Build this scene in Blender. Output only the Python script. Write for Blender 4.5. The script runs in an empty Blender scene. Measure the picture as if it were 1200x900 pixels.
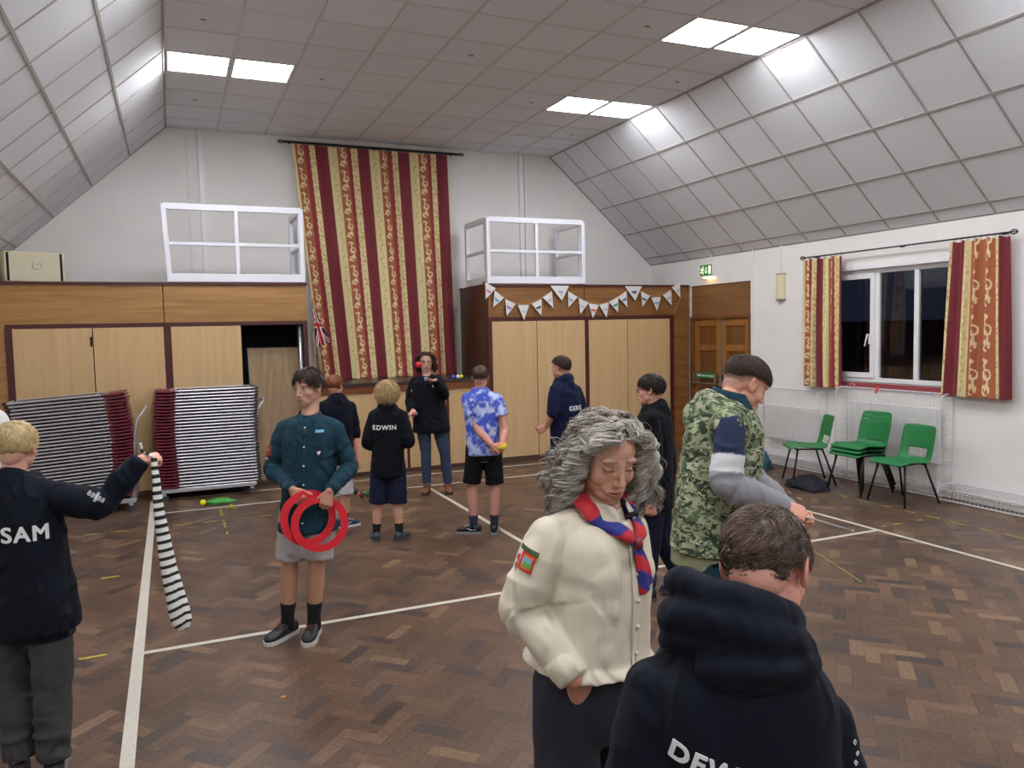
import bpy, bmesh, math, random
import numpy as np
from mathutils import Vector, Matrix, noise
from mathutils.bvhtree import BVHTree
PI = math.pi
rng = np.random.default_rng(7)
random.seed(7)
SC = bpy.context.scene
COL = SC.collection

# ------------------------------------------------------------------ camera
YAW, PITCH, ROLL, FPX, CAMH = 0.4118916, 0.0686564, -0.0212215, 911.61, 1.87
cf = np.array([math.sin(YAW)*math.cos(PITCH), math.cos(YAW)*math.cos(PITCH), -math.sin(PITCH)])
cr0 = np.array([math.cos(YAW), -math.sin(YAW), 0.0])
cu0 = np.cross(cr0, cf)
cr = math.cos(ROLL)*cr0 + math.sin(ROLL)*cu0
cu = -math.sin(ROLL)*cr0 + math.cos(ROLL)*cu0
CAM = np.array([0, 0, CAMH])
cam_d = bpy.data.cameras.new('camera'); cam = bpy.data.objects.new('camera', cam_d); COL.objects.link(cam)
cam.matrix_world = Matrix([[cr[0], cu[0], -cf[0], 0], [cr[1], cu[1], -cf[1], 0], [cr[2], cu[2], -cf[2], CAMH], [0, 0, 0, 1]])
cam_d.sensor_width = 36; cam_d.lens = FPX*36/1200; cam_d.clip_start = 0.05
SC.camera = cam
FH = np.array([math.sin(YAW), math.cos(YAW), 0.0])      # horizontal forward
RH = np.array([math.cos(YAW), -math.sin(YAW), 0.0])     # horizontal right
def ray(x, y):
    return cr*((x-600)/FPX) - cu*((y-450)/FPX) + cf
def P(x, y, D):                                         # point at horizontal distance D along the view
    d = ray(x, y); return CAM + d*(D/np.dot(d, FH))
def onfloor(x, y, z=0.0):
    d = ray(x, y); return CAM + d*((z-CAMH)/d[2])
def onY(x, y, Y):
    d = ray(x, y); return CAM + d*(Y/d[1])
def onX(x, y, X):
    d = ray(x, y); return CAM + d*(X/d[0])
def V(*a): return np.array(a, float)
def nrm(v): v = np.asarray(v, float); return v/max(np.linalg.norm(v), 1e-9)

# ------------------------------------------------------------------ colour and materials
def lin(c):
    c = np.asarray(c, float)/255.0
    return np.where(c <= 0.04045, c/12.92, ((c+0.055)/1.055)**2.4)
def c4(c): l = lin(c); return (float(l[0]), float(l[1]), float(l[2]), 1.0)
MATS = {}
def mat(name, col=(128, 128, 128), rough=0.6, metal=0.0, attr=False, noise_amt=0.0, noise_scale=20, bump=0.0, bump_scale=200,
        emit=None, spec=0.5, coords='Object', stretch=None, sheen=0.0, alpha=None, trans=0.0):
    if name in MATS: return MATS[name]
    m = bpy.data.materials.new(name); m.use_nodes = True
    nt = m.node_tree; b = nt.nodes['Principled BSDF']; L = nt.links.new
    b.inputs['Roughness'].default_value = rough; b.inputs['Metallic'].default_value = metal
    b.inputs['Specular IOR Level'].default_value = spec
    b.inputs['Base Color'].default_value = c4(col)
    if sheen: b.inputs['Sheen Weight'].default_value = sheen
    if trans: b.inputs['Transmission Weight'].default_value = trans
    src = None
    if attr:
        a = nt.nodes.new('ShaderNodeVertexColor'); a.layer_name = 'Col'; src = a.outputs['Color']
    tc = nt.nodes.new('ShaderNodeTexCoord'); vec = tc.outputs[coords]
    if stretch:
        mp = nt.nodes.new('ShaderNodeMapping'); mp.inputs['Scale'].default_value = stretch; L(vec, mp.inputs['Vector']); vec = mp.outputs['Vector']
    if noise_amt:
        n = nt.nodes.new('ShaderNodeTexNoise'); n.inputs['Scale'].default_value = noise_scale; n.inputs['Detail'].default_value = 4
        L(vec, n.inputs['Vector'])
        mr = nt.nodes.new('ShaderNodeMapRange'); mr.inputs['To Min'].default_value = 1-noise_amt; mr.inputs['To Max'].default_value = 1+noise_amt
        mr.inputs['From Min'].default_value = 0.25; mr.inputs['From Max'].default_value = 0.75
        L(n.outputs['Fac'], mr.inputs['Value'])
        mx = nt.nodes.new('ShaderNodeVectorMath'); mx.operation = 'SCALE'
        if src: L(src, mx.inputs[0])
        else: mx.inputs[0].default_value = c4(col)[:3]
        L(mr.outputs['Result'], mx.inputs['Scale']); src = mx.outputs['Vector']
    if src: L(src, b.inputs['Base Color'])
    if bump:
        n2 = nt.nodes.new('ShaderNodeTexNoise'); n2.inputs['Scale'].default_value = bump_scale; n2.inputs['Detail'].default_value = 3
        L(vec, n2.inputs['Vector'])
        bp = nt.nodes.new('ShaderNodeBump'); bp.inputs['Strength'].default_value = bump; bp.inputs['Distance'].default_value = 0.01
        L(n2.outputs['Fac'], bp.inputs['Height']); L(bp.outputs['Normal'], b.inputs['Normal'])
    if emit is not None:
        if attr: L(src, b.inputs['Emission Color'])
        else: b.inputs['Emission Color'].default_value = c4(col)
        b.inputs['Emission Strength'].default_value = emit
    MATS[name] = m
    return m
def wood(name, c1, c2, axis='Z', rough=0.4, scale=3.0, ring=8.0, distort=2.5):
    """wood with long grain along axis"""
    if name in MATS: return MATS[name]
    m = bpy.data.materials.new(name); m.use_nodes = True
    nt = m.node_tree; b = nt.nodes['Principled BSDF']; L = nt.links.new
    tc = nt.nodes.new('ShaderNodeTexCoord'); mp = nt.nodes.new('ShaderNodeMapping')
    s = [ring]*3; s['XYZ'.index(axis)] = ring*0.05
    mp.inputs['Scale'].default_value = s; L(tc.outputs['Object'], mp.inputs['Vector'])
    n = nt.nodes.new('ShaderNodeTexNoise'); n.inputs['Scale'].default_value = scale; n.inputs['Detail'].default_value = 6; n.inputs['Distortion'].default_value = distort*0.3
    L(mp.outputs['Vector'], n.inputs['Vector'])
    mp2 = nt.nodes.new('ShaderNodeMapping'); s2 = [120]*3; s2['XYZ'.index(axis)] = 3; mp2.inputs['Scale'].default_value = s2
    L(tc.outputs['Object'], mp2.inputs['Vector'])
    n2 = nt.nodes.new('ShaderNodeTexNoise'); n2.inputs['Scale'].default_value = 1.5; L(mp2.outputs['Vector'], n2.inputs['Vector'])
    mx = nt.nodes.new('ShaderNodeMath'); mx.operation = 'MULTIPLY_ADD'; mx.inputs[1].default_value = 0.35
    L(n2.outputs['Fac'], mx.inputs[0])
    m2 = nt.nodes.new('ShaderNodeMath'); m2.operation = 'MULTIPLY'; m2.inputs[1].default_value = 0.65; L(n.outputs['Fac'], m2.inputs[0]); L(m2.outputs[0], mx.inputs[2])
    r = nt.nodes.new('ShaderNodeValToRGB'); r.color_ramp.elements[0].position = 0.36; r.color_ramp.elements[1].position = 0.62
    r.color_ramp.elements[0].color = c4(c1); r.color_ramp.elements[1].color = c4(c2)
    L(mx.outputs[0], r.inputs['Fac']); L(r.outputs['Color'], b.inputs['Base Color'])
    b.inputs['Roughness'].default_value = rough
    MATS[name] = m
    return m

# ------------------------------------------------------------------ objects
def tag(o, label=None, cat=None, group=None, kind=None):
    if label: o['label'] = label
    if cat: o['category'] = cat
    if group: o['group'] = group
    if kind: o['kind'] = kind
    return o
def thing(name, loc, label, cat, group=None, rz=0.0):
    o = bpy.data.objects.new(name, None); COL.objects.link(o)
    o.empty_display_size = 0.1
    o.location = [float(v) for v in loc]; o.rotation_euler = (0, 0, rz)
    return tag(o, label, cat, group)
def world_loc(p):
    v = np.zeros(3)
    while p is not None: v = v+np.array(p.location); p = p.parent
    return v
class MB:
    """collects shapes; build() links them as one mesh object"""
    def __init__(s): s.v = []; s.f = []; s.c = []; s.n = 0; s.uv = None
    def add(s, vs, fs, col=None):
        vs = np.asarray(vs, float).reshape(-1, 3)
        s.v.append(vs); s.f += [tuple(int(i)+s.n for i in f) for f in fs]
        s.c.append(np.tile(lin(col) if col is not None else [1, 1, 1], (len(vs), 1)) if (col is None or np.ndim(col) == 1) else np.asarray(col, float))
        s.n += len(vs); return s
    def box(s, a, b, col=None, bev=0.0):
        a = np.minimum(a, b).astype(float) if True else a; b_ = np.asarray(b, float)
        lo = np.minimum(np.asarray(a, float), b_); hi = np.maximum(np.asarray(a, float), b_)
        return s.obox((lo+hi)/2, (hi-lo)/2, np.eye(3), col, bev)
    def box2(s, a, b, col=None, bev=0.0):
        a = np.asarray(a, float); b = np.asarray(b, float); lo = np.minimum(a, b); hi = np.maximum(a, b)
        return s.obox((lo+hi)/2, (hi-lo)/2, np.eye(3), col, bev)
    def obox(s, c, h, M, col=None, bev=0.0):
        """oriented box: centre, half sizes, rows of M = axes"""
        h = np.asarray(h, float); c = np.asarray(c, float); M = np.asarray(M, float)
        if bev <= 0 or bev >= min(h)*0.98:
            vs = np.array([[x, y, z] for x in (-1, 1) for y in (-1, 1) for z in (-1, 1)])*h
            fs = [(0, 1, 3, 2), (4, 6, 7, 5), (0, 4, 5, 1), (2, 3, 7, 6), (0, 2, 6, 4), (1, 5, 7, 3)]
        else:
            vs = []; idx = {}
            for x in (-1, 1):
                for y in (-1, 1):
                    for z in (-1, 1):
                        for k in range(3):
                            v = np.array([x, y, z])*(h-bev); v[k] = (x, y, z)[k]*h[k]
                            idx[(x, y, z, k)] = len(vs); vs.append(v)
            vs = np.array(vs); fs = []
            I = lambda x, y, z, k: idx[(x, y, z, k)]
            for k in range(3):
                for sg in (-1, 1):
                    q = []
                    for (p, r) in ((-1, -1), (1, -1), (1, 1), (-1, 1)):
                        t = [0, 0, 0]; t[k] = sg; o = [i for i in range(3) if i != k]; t[o[0]] = p; t[o[1]] = r
                        q.append(I(*t, k))
                    fs.append(tuple(q))
            for k in range(3):      # edges along axis k
                o = [i for i in range(3) if i != k]
                for p in (-1, 1):
                    for r in (-1, 1):
                        t1 = [0]*3; t2 = [0]*3; t1[k] = -1; t2[k] = 1
                        for t in (t1, t2): t[o[0]] = p; t[o[1]] = r
                        fs.append((I(*t1, o[0]), I(*t2, o[0]), I(*t2, o[1]), I(*t1, o[1])))
            for x in (-1, 1):
                for y in (-1, 1):
                    for z in (-1, 1): fs.append((I(x, y, z, 0), I(x, y, z, 1), I(x, y, z, 2)))
        return s.add(c+vs@M, fs, col)
    def tube(s, pts, r, seg=8, col=None, closed=False, cap=True, flat=1.0, up=None):
        """sweep; r scalar or per point; flat squashes along 'up'-ish second axis"""
        pts = [np.asarray(p, float) for p in pts]; n = len(pts)
        rr = np.broadcast_to(r, (n,)) if np.ndim(r) <= 1 else r
        T = []
        for i in range(n):
            if closed: t = pts[(i+1) % n]-pts[i-1]
            else: t = pts[min(i+1, n-1)]-pts[max(i-1, 0)]
            T.append(nrm(t))
        a = np.asarray(up, float) if up is not None else (V(0, 0, 1) if abs(T[0][2]) < 0.9 else V(1, 0, 0))
        N = nrm(a-np.dot(a, T[0])*T[0]); vs = []
        for i in range(n):
            N = nrm(N-np.dot(N, T[i])*T[i]); B = np.cross(T[i], N)
            for k in range(seg):
                an = 2*PI*k/seg
                vs.append(pts[i]+rr[i]*(math.cos(an)*B+math.sin(an)*N*flat))
        fs = []
        m = n if closed else n-1
        for i in range(m):
            j = (i+1) % n
            for k in range(seg):
                fs.append((i*seg+k, i*seg+(k+1) % seg, j*seg+(k+1) % seg, j*seg+k))
        if cap and not closed:
            fs.append(tuple(range(seg-1, -1, -1))); fs.append(tuple((n-1)*seg+k for k in range(seg)))
        return s.add(vs, fs, col)
    def bar(s, a, b, w, h, col=None, up=(0, 0, 1), bev=0.0):
        """rectangular bar from a to b; w across, h along up"""
        a = np.asarray(a, float); b = np.asarray(b, float); t = nrm(b-a); u = np.asarray(up, float)
        if abs(np.dot(t, u)) > 0.95: u = V(0, 1, 0) if abs(t[1]) < 0.9 else V(1, 0, 0)
        u = nrm(u-np.dot(u, t)*t); sd = np.cross(t, u)
        return s.obox((a+b)/2, (np.linalg.norm(b-a)/2, w/2, h/2), np.array([t, sd, u]), col, bev)
    def sphere(s, c, r, seg=16, ring=10, col=None, M=None):
        r = np.broadcast_to(r, (3,)); vs = [(0, 0, 1)]
        for i in range(1, ring):
            for k in range(seg):
                th = PI*i/ring; ph = 2*PI*k/seg; vs.append((math.sin(th)*math.cos(ph), math.sin(th)*math.sin(ph), math.cos(th)))
        vs.append((0, 0, -1)); vs = np.array(vs)*r
        if M is not None: vs = vs@np.asarray(M)
        fs = [(0, 1+k, 1+(k+1) % seg) for k in range(seg)]
        for i in range(ring-2):
            for k in range(seg): fs.append((1+i*seg+k, 1+(i+1)*seg+k, 1+(i+1)*seg+(k+1) % seg, 1+i*seg+(k+1) % seg))
        l = len(vs)-1; o = 1+(ring-2)*seg
        fs += [(l, o+(k+1) % seg, o+k) for k in range(seg)]
        return s.add(np.asarray(c)+vs, fs, col)
    def lathe(s, prof, c=(0, 0, 0), seg=24, col=None, M=None):
        vs = []; n = len(prof)
        for (r, z) in prof:
            for k in range(seg): vs.append((r*math.cos(2*PI*k/seg), r*math.sin(2*PI*k/seg), z))
        vs = np.array(vs)
        if M is not None: vs = vs@np.asarray(M)
        fs = [(i*seg+k, i*seg+(k+1) % seg, (i+1)*seg+(k+1) % seg, (i+1)*seg+k) for i in range(n-1) for k in range(seg)]
        fs.append(tuple(range(seg-1, -1, -1))); fs.append(tuple((n-1)*seg+k for k in range(seg)))
        return s.add(np.asarray(c)+vs, fs, col)
    def prism(s, poly, d, col=None):
        """planar polygon (list of 3d pts) extruded by vector d"""
        p = np.asarray(poly, float); n = len(p); d = np.asarray(d, float)
        fs = [tuple(range(n-1, -1, -1)), tuple(range(n, 2*n))]+[(i, (i+1) % n, n+(i+1) % n, n+i) for i in range(n)]
        return s.add(np.vstack([p, p+d]), fs, col)
    def build(s, name, m, parent=None, smooth=False, attr=False, local=False):
        v = np.vstack(s.v)
        if parent is not None and not local: v = v-world_loc(parent)
        me = bpy.data.meshes.new(name); me.from_pydata(v.tolist(), [], s.f); me.update()
        if attr: set_col(me, np.vstack(s.c))
        return finish(name, me, m, parent, smooth)
def set_col(me, c):
    a = me.color_attributes.new('Col', 'FLOAT_COLOR', 'POINT')
    d = np.ones((len(me.vertices), 4), np.float32); d[:, :3] = c; a.data.foreach_set('color', d.ravel())
def finish(name, me, m, parent=None, smooth=False):
    o = bpy.data.objects.new(name, me); COL.objects.link(o)
    if m is not None: me.materials.append(m)
    if smooth: me.polygons.foreach_set('use_smooth', [True]*len(me.polygons))
    bm = bmesh.new(); bm.from_mesh(me); bmesh.ops.recalc_face_normals(bm, faces=bm.faces); bm.to_mesh(me); bm.free()
    if parent is not None: o.parent = parent
    return o
def struct(mb, name, m, **k):
    return tag(mb.build(name, m, **k), kind='structure')
def copy_tree(o, parent=None):
    c = o.copy(); COL.objects.link(c); c.parent = parent
    for ch in o.children: copy_tree(ch, c)
    return c
def grid_mesh(nu, nv): return [(i*nv+j, (i+1)*nv+j, (i+1)*nv+j+1, i*nv+j+1) for i in range(nu-1) for j in range(nv-1)]

# vectorised value noise (for folds and wrinkles)
_perm = rng.random((64, 64, 64))
def vnoise(p):
    p = np.asarray(p, float); i = np.floor(p).astype(int); f = p-i; f = f*f*(3-2*f); out = 0
    for dx in (0, 1):
        for dy in (0, 1):
            for dz in (0, 1):
                w = (f[:, 0] if dx else 1-f[:, 0])*(f[:, 1] if dy else 1-f[:, 1])*(f[:, 2] if dz else 1-f[:, 2])
                out = out+w*_perm[(i[:, 0]+dx) & 63, (i[:, 1]+dy) & 63, (i[:, 2]+dz) & 63]
    return out*2-1

# text as a solid
def text_mesh(body, size, depth=0.004, bold=0.0, spacing=1.0):
    cu_ = bpy.data.curves.new('lettering', 'FONT'); cu_.body = body; cu_.size = size; cu_.extrude = depth/2; cu_.offset = bold
    cu_.align_x = 'CENTER'; cu_.align_y = 'CENTER'; cu_.space_character = spacing; cu_.resolution_u = 4
    o = bpy.data.objects.new('lettering', cu_); COL.objects.link(o)
    dg = bpy.context.evaluated_depsgraph_get(); dg.update()
    me = bpy.data.meshes.new_from_object(o.evaluated_get(dg))
    COL.objects.unlink(o); bpy.data.objects.remove(o)
    return me
def ball(c, r, cols, label, group=None):
    m = MB(); m.sphere((0, 0, 0), r, 20, 14); v = np.vstack(m.v)
    k = (np.floor((np.arctan2(v[:, 1], v[:, 0])/PI+1)*2.0) % len(cols)).astype(int)
    m.c = [np.array([lin(cols[i]) for i in k])]; m.v = [v+np.asarray(c)]
    o = m.build('juggling_ball', mat('ball_skin', (128, 128, 128), .45, attr=True), None, smooth=True, attr=True)
    return tag(o, label, 'ball', group)
LIGHT_E = 16
# ================================================================== THE HALL
XL, XR, YF, YB = -1.77, 7.5, -3.4, 11.2        # side walls, wall behind the camera, end wall
XC0, XC1, ZC, ZW = 0.075, 5.62, 4.6, 2.92      # flat ceiling between XC0 and XC1, side walls up to ZW
M_wall = mat('painted_brick', (232, 230, 227), 0.75, noise_amt=0.03, noise_scale=3)
def brick_bump(m):
    nt = m.node_tree; b = nt.nodes['Principled BSDF']; L = nt.links.new
    geo = nt.nodes.new('ShaderNodeNewGeometry'); sx = nt.nodes.new('ShaderNodeSeparateXYZ'); L(geo.outputs['Position'], sx.inputs[0])
    ad = nt.nodes.new('ShaderNodeMath'); ad.operation = 'ADD'; L(sx.outputs['X'], ad.inputs[0]); L(sx.outputs['Y'], ad.inputs[1])
    cb = nt.nodes.new('ShaderNodeCombineXYZ'); L(ad.outputs[0], cb.inputs['X']); L(sx.outputs['Z'], cb.inputs['Y'])
    br = nt.nodes.new('ShaderNodeTexBrick'); br.inputs['Scale'].default_value = 1.0; br.inputs['Brick Width'].default_value = 0.225
    br.inputs['Row Height'].default_value = 0.075; br.inputs['Mortar Size'].default_value = 0.006; br.inputs['Mortar Smooth'].default_value = 0.6
    L(cb.outputs[0], br.inputs['Vector'])
    n = nt.nodes.new('ShaderNodeTexNoise'); n.inputs['Scale'].default_value = 18; L(geo.outputs['Position'], n.inputs['Vector'])
    mm = nt.nodes.new('ShaderNodeMath'); mm.operation = 'MULTIPLY_ADD'; mm.inputs[1].default_value = -1.0
    L(br.outputs['Fac'], mm.inputs[0]); L(n.outputs['Fac'], mm.inputs[2])
    bp = nt.nodes.new('ShaderNodeBump'); bp.inputs['Strength'].default_value = 0.16; bp.inputs['Distance'].default_value = 0.005
    L(mm.outputs[0], bp.inputs['Height']); L(bp.outputs['Normal'], b.inputs['Normal'])
brick_bump(M_wall)
M_tile = mat('mineral_tile', (178, 171, 167), 0.85, attr=True, bump=0.15, bump_scale=90)
M_grid = mat('tile_grid_bar', (168, 163, 158), 0.6)
M_gridw = mat('tile_grid_bar_pale', (206, 205, 205), 0.5)
M_dark = mat('dark_void', (18, 17, 18), 0.9)

# ---- floor: herringbone blocks laid at 45 degrees
def build_floor():
    Wd, n = 0.078, 3
    c = math.cos(PI/4); vs = []; cols = []; uvs = []; fs = []
    r = np.random.default_rng(3)
    for x in range(-160, 160):
        for y in range(-160, 160):
            d = (x-y) % (2*n)
            if d == 0: x0, x1, y0, y1, hz = x, x+n, y, y+1, True
            elif d == n: x0, x1, y0, y1, hz = x, x+1, y-n+1, y+1, False
            else: continue
            cx, cy = (x0+x1)/2*Wd, (y0+y1)/2*Wd
            wx, wy = (cx-cy)*c+2.5, (cx+cy)*c+4.0
            if not (XL-0.05 < wx < XR+0.05 and YF-0.05 < wy < YB+0.05): continue
            g = 0.0004
            q = [(x0*Wd+g, y0*Wd+g), (x1*Wd-g, y0*Wd+g), (x1*Wd-g, y1*Wd-g), (x0*Wd+g, y1*Wd-g)]
            b = len(vs)
            vs += [((a-e)*c+2.5, (a+e)*c+4.0, 0) for a, e in q]; fs.append((b, b+1, b+2, b+3))
            t = r.random(); k = 0.88+0.24*r.random()
            base = lin((96, 73, 57))*(1-t)+lin((81, 62, 51))*t
            if r.random() < 0.07: base = lin((116, 92, 70))
            elif r.random() < 0.12: base = lin((68, 56, 51))
            elif r.random() < 0.12: base = lin((102, 78, 62))
            cols += [base*k]*4
            o1, o2 = r.random()*20, r.random()*20
            L_ = n*Wd
            uv = [(o1, o2), (o1+L_, o2), (o1+L_, o2+Wd), (o1, o2+Wd)] if hz else [(o1, o2), (o1, o2+Wd), (o1+L_, o2+Wd), (o1+L_, o2)]
            uvs += uv
    me = bpy.data.meshes.new('floor'); me.from_pydata(vs, [], fs); me.update()
    set_col(me, np.array(cols))
    ul = me.uv_layers.new(name='UVMap'); ul.data.foreach_set('uv', np.array(uvs).ravel())
    m = bpy.data.materials.new('parquet'); m.use_nodes = True; nt = m.node_tree; b = nt.nodes['Principled BSDF']; L = nt.links.new
    vc = nt.nodes.new('ShaderNodeVertexColor'); vc.layer_name = 'Col'
    tc = nt.nodes.new('ShaderNodeTexCoord'); mp = nt.nodes.new('ShaderNodeMapping'); mp.inputs['Scale'].default_value = (9, 110, 1); L(tc.outputs['UV'], mp.inputs['Vector'])
    n1 = nt.nodes.new('ShaderNodeTexNoise'); n1.inputs['Scale'].default_value = 1; n1.inputs['Detail'].default_value = 5; L(mp.outputs['Vector'], n1.inputs['Vector'])
    n2 = nt.nodes.new('ShaderNodeTexNoise'); n2.inputs['Scale'].default_value = 1.3; n2.inputs['Detail'].default_value = 6; L(tc.outputs['Object'], n2.inputs['Vector'])
    n3 = nt.nodes.new('ShaderNodeTexNoise'); n3.inputs['Scale'].default_value = 45; n3.inputs['Detail'].default_value = 4; L(tc.outputs['Object'], n3.inputs['Vector'])
    def mr(src, lo, hi, fm=0.3, to=0.7):
        q = nt.nodes.new('ShaderNodeMapRange'); q.inputs['From Min'].default_value = fm; q.inputs['From Max'].default_value = to
        q.inputs['To Min'].default_value = lo; q.inputs['To Max'].default_value = hi; L(src, q.inputs['Value']); return q.outputs['Result']
    a = nt.nodes.new('ShaderNodeMath'); a.operation = 'MULTIPLY'; L(mr(n1.outputs['Fac'], 0.80, 1.2), a.inputs[0]); L(mr(n2.outputs['Fac'], 0.85, 1.15), a.inputs[1])
    a2 = nt.nodes.new('ShaderNodeMath'); a2.operation = 'MULTIPLY'; L(a.outputs[0], a2.inputs[0]); L(mr(n3.outputs['Fac'], 0.82, 1.2), a2.inputs[1])
    sc = nt.nodes.new('ShaderNodeVectorMath'); sc.operation = 'SCALE'; L(vc.outputs['Color'], sc.inputs[0]); L(a2.outputs[0], sc.inputs['Scale'])
    L(sc.outputs['Vector'], b.inputs['Base Color'])
    L(mr(n2.outputs['Fac'], 0.34, 0.5), b.inputs['Roughness']); b.inputs['Specular IOR Level'].default_value = 0.45
    bp = nt.nodes.new('ShaderNodeBump'); bp.inputs['Strength'].default_value = 0.12; bp.inputs['Distance'].default_value = 0.004
    L(n3.outputs['Fac'], bp.inputs['Height']); L(bp.outputs['Normal'], b.inputs['Normal'])
    me.materials.append(m)
    o = bpy.data.objects.new('floor', me); COL.objects.link(o); tag(o, kind='structure')
build_floor()
sb = MB().box2((XL-0.15, YF-0.15, -0.12), (XR+0.15, YB+0.15, -0.004))
struct(sb, 'floor_screed', mat('joint_dark', (40, 30, 25), 0.8))

# ---- painted floor lines
M_line = mat('line_white', (196, 190, 178), 0.5, noise_amt=0.08, noise_scale=30)
M_yel = mat('line_yellow', (176, 168, 66), 0.6, noise_amt=0.2, noise_scale=60)
lw = MB(); z0, z1 = 0.0006, 0.0014
def lx(y, x0, x1, w=0.045): lw.box2((x0, y-w/2, z0), (x1, y+w/2, z1))
def ly(x, y0, y1, w=0.045): lw.box2((x-w/2, y0, z0+1e-4), (x+w/2, y1, z1+1e-4))
ly(-0.262, YF+0.2, 9.78, 0.062); ly(5.775, -3.0, 9.78)
lx(5.03, -0.23, 5.75); lx(9.03, -0.23, 5.75); lx(9.78, -0.23, 5.75); lx(1.07, -0.23, 5.75); ly(2.77, 5.03, 9.03)
tag(lw.build('court_lines', M_line), 'white painted badminton court lines on the parquet', 'floor marking', kind='structure')
r_ = np.random.default_rng(5); yw = MB()
def dashes(a, b, w=0.03, on=0.16, off=0.11, keep=0.85):
    a = V(*a); b = V(*b); Ln = np.linalg.norm(b-a); t = (b-a)/Ln; p = 0
    while p < Ln-on:
        if r_.random() < keep:
            l2 = on*(0.5+0.5*r_.random()); w2 = w*(0.5+0.5*r_.random()); n_ = V(-t[1], t[0], 0)
            s0 = a+t*(p+0.02*r_.random()); s1 = s0+t*l2; j = n_*0.004*r_.standard_normal()
            yw.prism([s0-n_*w2/2+j, s1-n_*w2*0.35, s1+t*0.012+j, s1+n_*w2/2, s0+n_*w2*0.4-t*0.012], (0, 0, 0.0012))
        p += on+off
for Y_ in (8.37, 6.78, 5.1): dashes((XL+0.1, Y_, 0.0018), (1.2 if Y_ > 8 else 0.0, Y_, 0.0018), keep=0.85 if Y_ > 6 else 0.7)
dashes((0.41, 7.75, 0.0018), (0.41, 9.3, 0.0018), on=0.09, off=0.05)
dashes((1.3, 8.1, 0.0018), (2.6, 8.1, 0.0018), keep=0.4)
dashes((6.6, 1.0, 0.0018), (6.6, 9.4, 0.0018), keep=0.8)
dashes((5.9, 5.1, 0.0018), (6.6, 5.1, 0.0018), on=0.1, off=0.06); dashes((6.1, 6.3, 0.0018), (6.6, 7.4, 0.0018), keep=.7)
yw.prism([V(4.86, 5.0, .0018), V(4.865, 5.0, .0018), V(4.5, 4.05, .0018), V(4.493, 4.05, .0018)], (0, 0, .001))
tag(yw.build('dashed_lines', M_yel), 'worn yellow dashed lines on the parquet', 'floor marking', kind='structure')

# ---- walls
w = MB().prism([(XL-0.15, YB, 0), (XR+0.15, YB, 0), (XR+0.15, YB, ZW), (XC1, YB, ZC+0.14), (XC0, YB, ZC+0.14), (XL-0.15, YB, ZW)], (0, 0.15, 0))
struct(w, 'wall_back', M_wall)
w = MB().prism([(XL-0.15, YF, 0), (XR+0.15, YF, 0), (XR+0.15, YF, ZW), (XC1, YF, ZC+0.14), (XC0, YF, ZC+0.14), (XL-0.15, YF, ZW)], (0, -0.15, 0))
struct(w, 'wall_front', M_wall)
struct(MB().box2((XL-0.15, YF, 0), (XL, YB, ZW+0.05)), 'wall_left', M_wall)
WY0, WY1, WZ0, WZ1 = 5.34, 7.42, 1.17, 2.5      # window opening
DY0, DY1, DZ = 8.72, 10.1, 2.5                 # door opening
w = MB()
w.box2((XR, YF, 0), (XR+0.15, WY0, ZW)); w.box2((XR, WY1, 0), (XR+0.15, DY0, ZW)); w.box2((XR, DY1, 0), (XR+0.15, YB, ZW))
w.box2((XR, WY0, 0), (XR+0.15, WY1, WZ0)); w.box2((XR, WY0, WZ1), (XR+0.15, WY1, ZW)); w.box2((XR, DY0, DZ), (XR+0.15, DY1, ZW))
struct(w, 'wall_right', M_wall)
# ---- ceilings: flat part and two slopes of lay-in tiles
TX, TY = (XC1-XC0)/9, 0.6175
Y0T = 8.26-TY*19
def tiles(origin, du, dv, us, vs_, nout, name, skip=()):
    """tile rectangles between successive us (along du) and vs_ (along dv)"""
    m = MB(); r = np.random.default_rng(11)
    for i in range(len(us)-1):
        for j in range(len(vs_)-1):
            if (i, j) in skip: continue
            k = 0.965+0.06*r.random(); a = origin+du*(us[i])+dv*(vs_[j])
            U, W_ = du*(us[i+1]-us[i]), dv*(vs_[j+1]-vs_[j])
            dz = -nout*0.0015*r.random()
            col = np.tile(lin((228, 231, 236))*k, (8, 1))
            p = np.array([a, a+U, a+U+W_, a+W_])+dz
            m.add(np.vstack([p, p+nout*0.03]), [(0, 1, 2, 3), (7, 6, 5, 4), (0, 4, 5, 1), (1, 5, 6, 2), (2, 6, 7, 3), (3, 7, 4, 0)], col)
    return struct(m, name, M_tile, attr=True)
ys = [YF]+[Y0T+TY*k for k in range(40) if YF+0.05 < Y0T+TY*k < YB-0.05]+[YB]
xs = [XC0+TX*k for k in range(10)]
LIGHTS = []; skip = set()
for Yl in (8.26, 8.26-4*TY, 8.26-8*TY, 8.26-12*TY, 8.26-16*TY):
    j = int(np.argmin([abs(y-Yl) for y in ys]))
    for i in (0, 1, 7, 8): LIGHTS.append((i, j)); skip.add((i, j))
tiles(V(0, 0, ZC), V(1, 0, 0), V(0, 1, 0), xs, ys, V(0, 0, 1), 'ceiling', skip)
bars = MB()
for i, x in enumerate(xs[1:-1]): bars.box2((x-0.012, YF, ZC-0.006), (x+0.012, YB, ZC+0.002))
for y in ys[1:-1]: bars.box2((XC0, y-0.009, ZC-0.005), (XC1, y+0.009, ZC+0.002))
struct(bars, 'trim_1', M_gridw)
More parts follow.
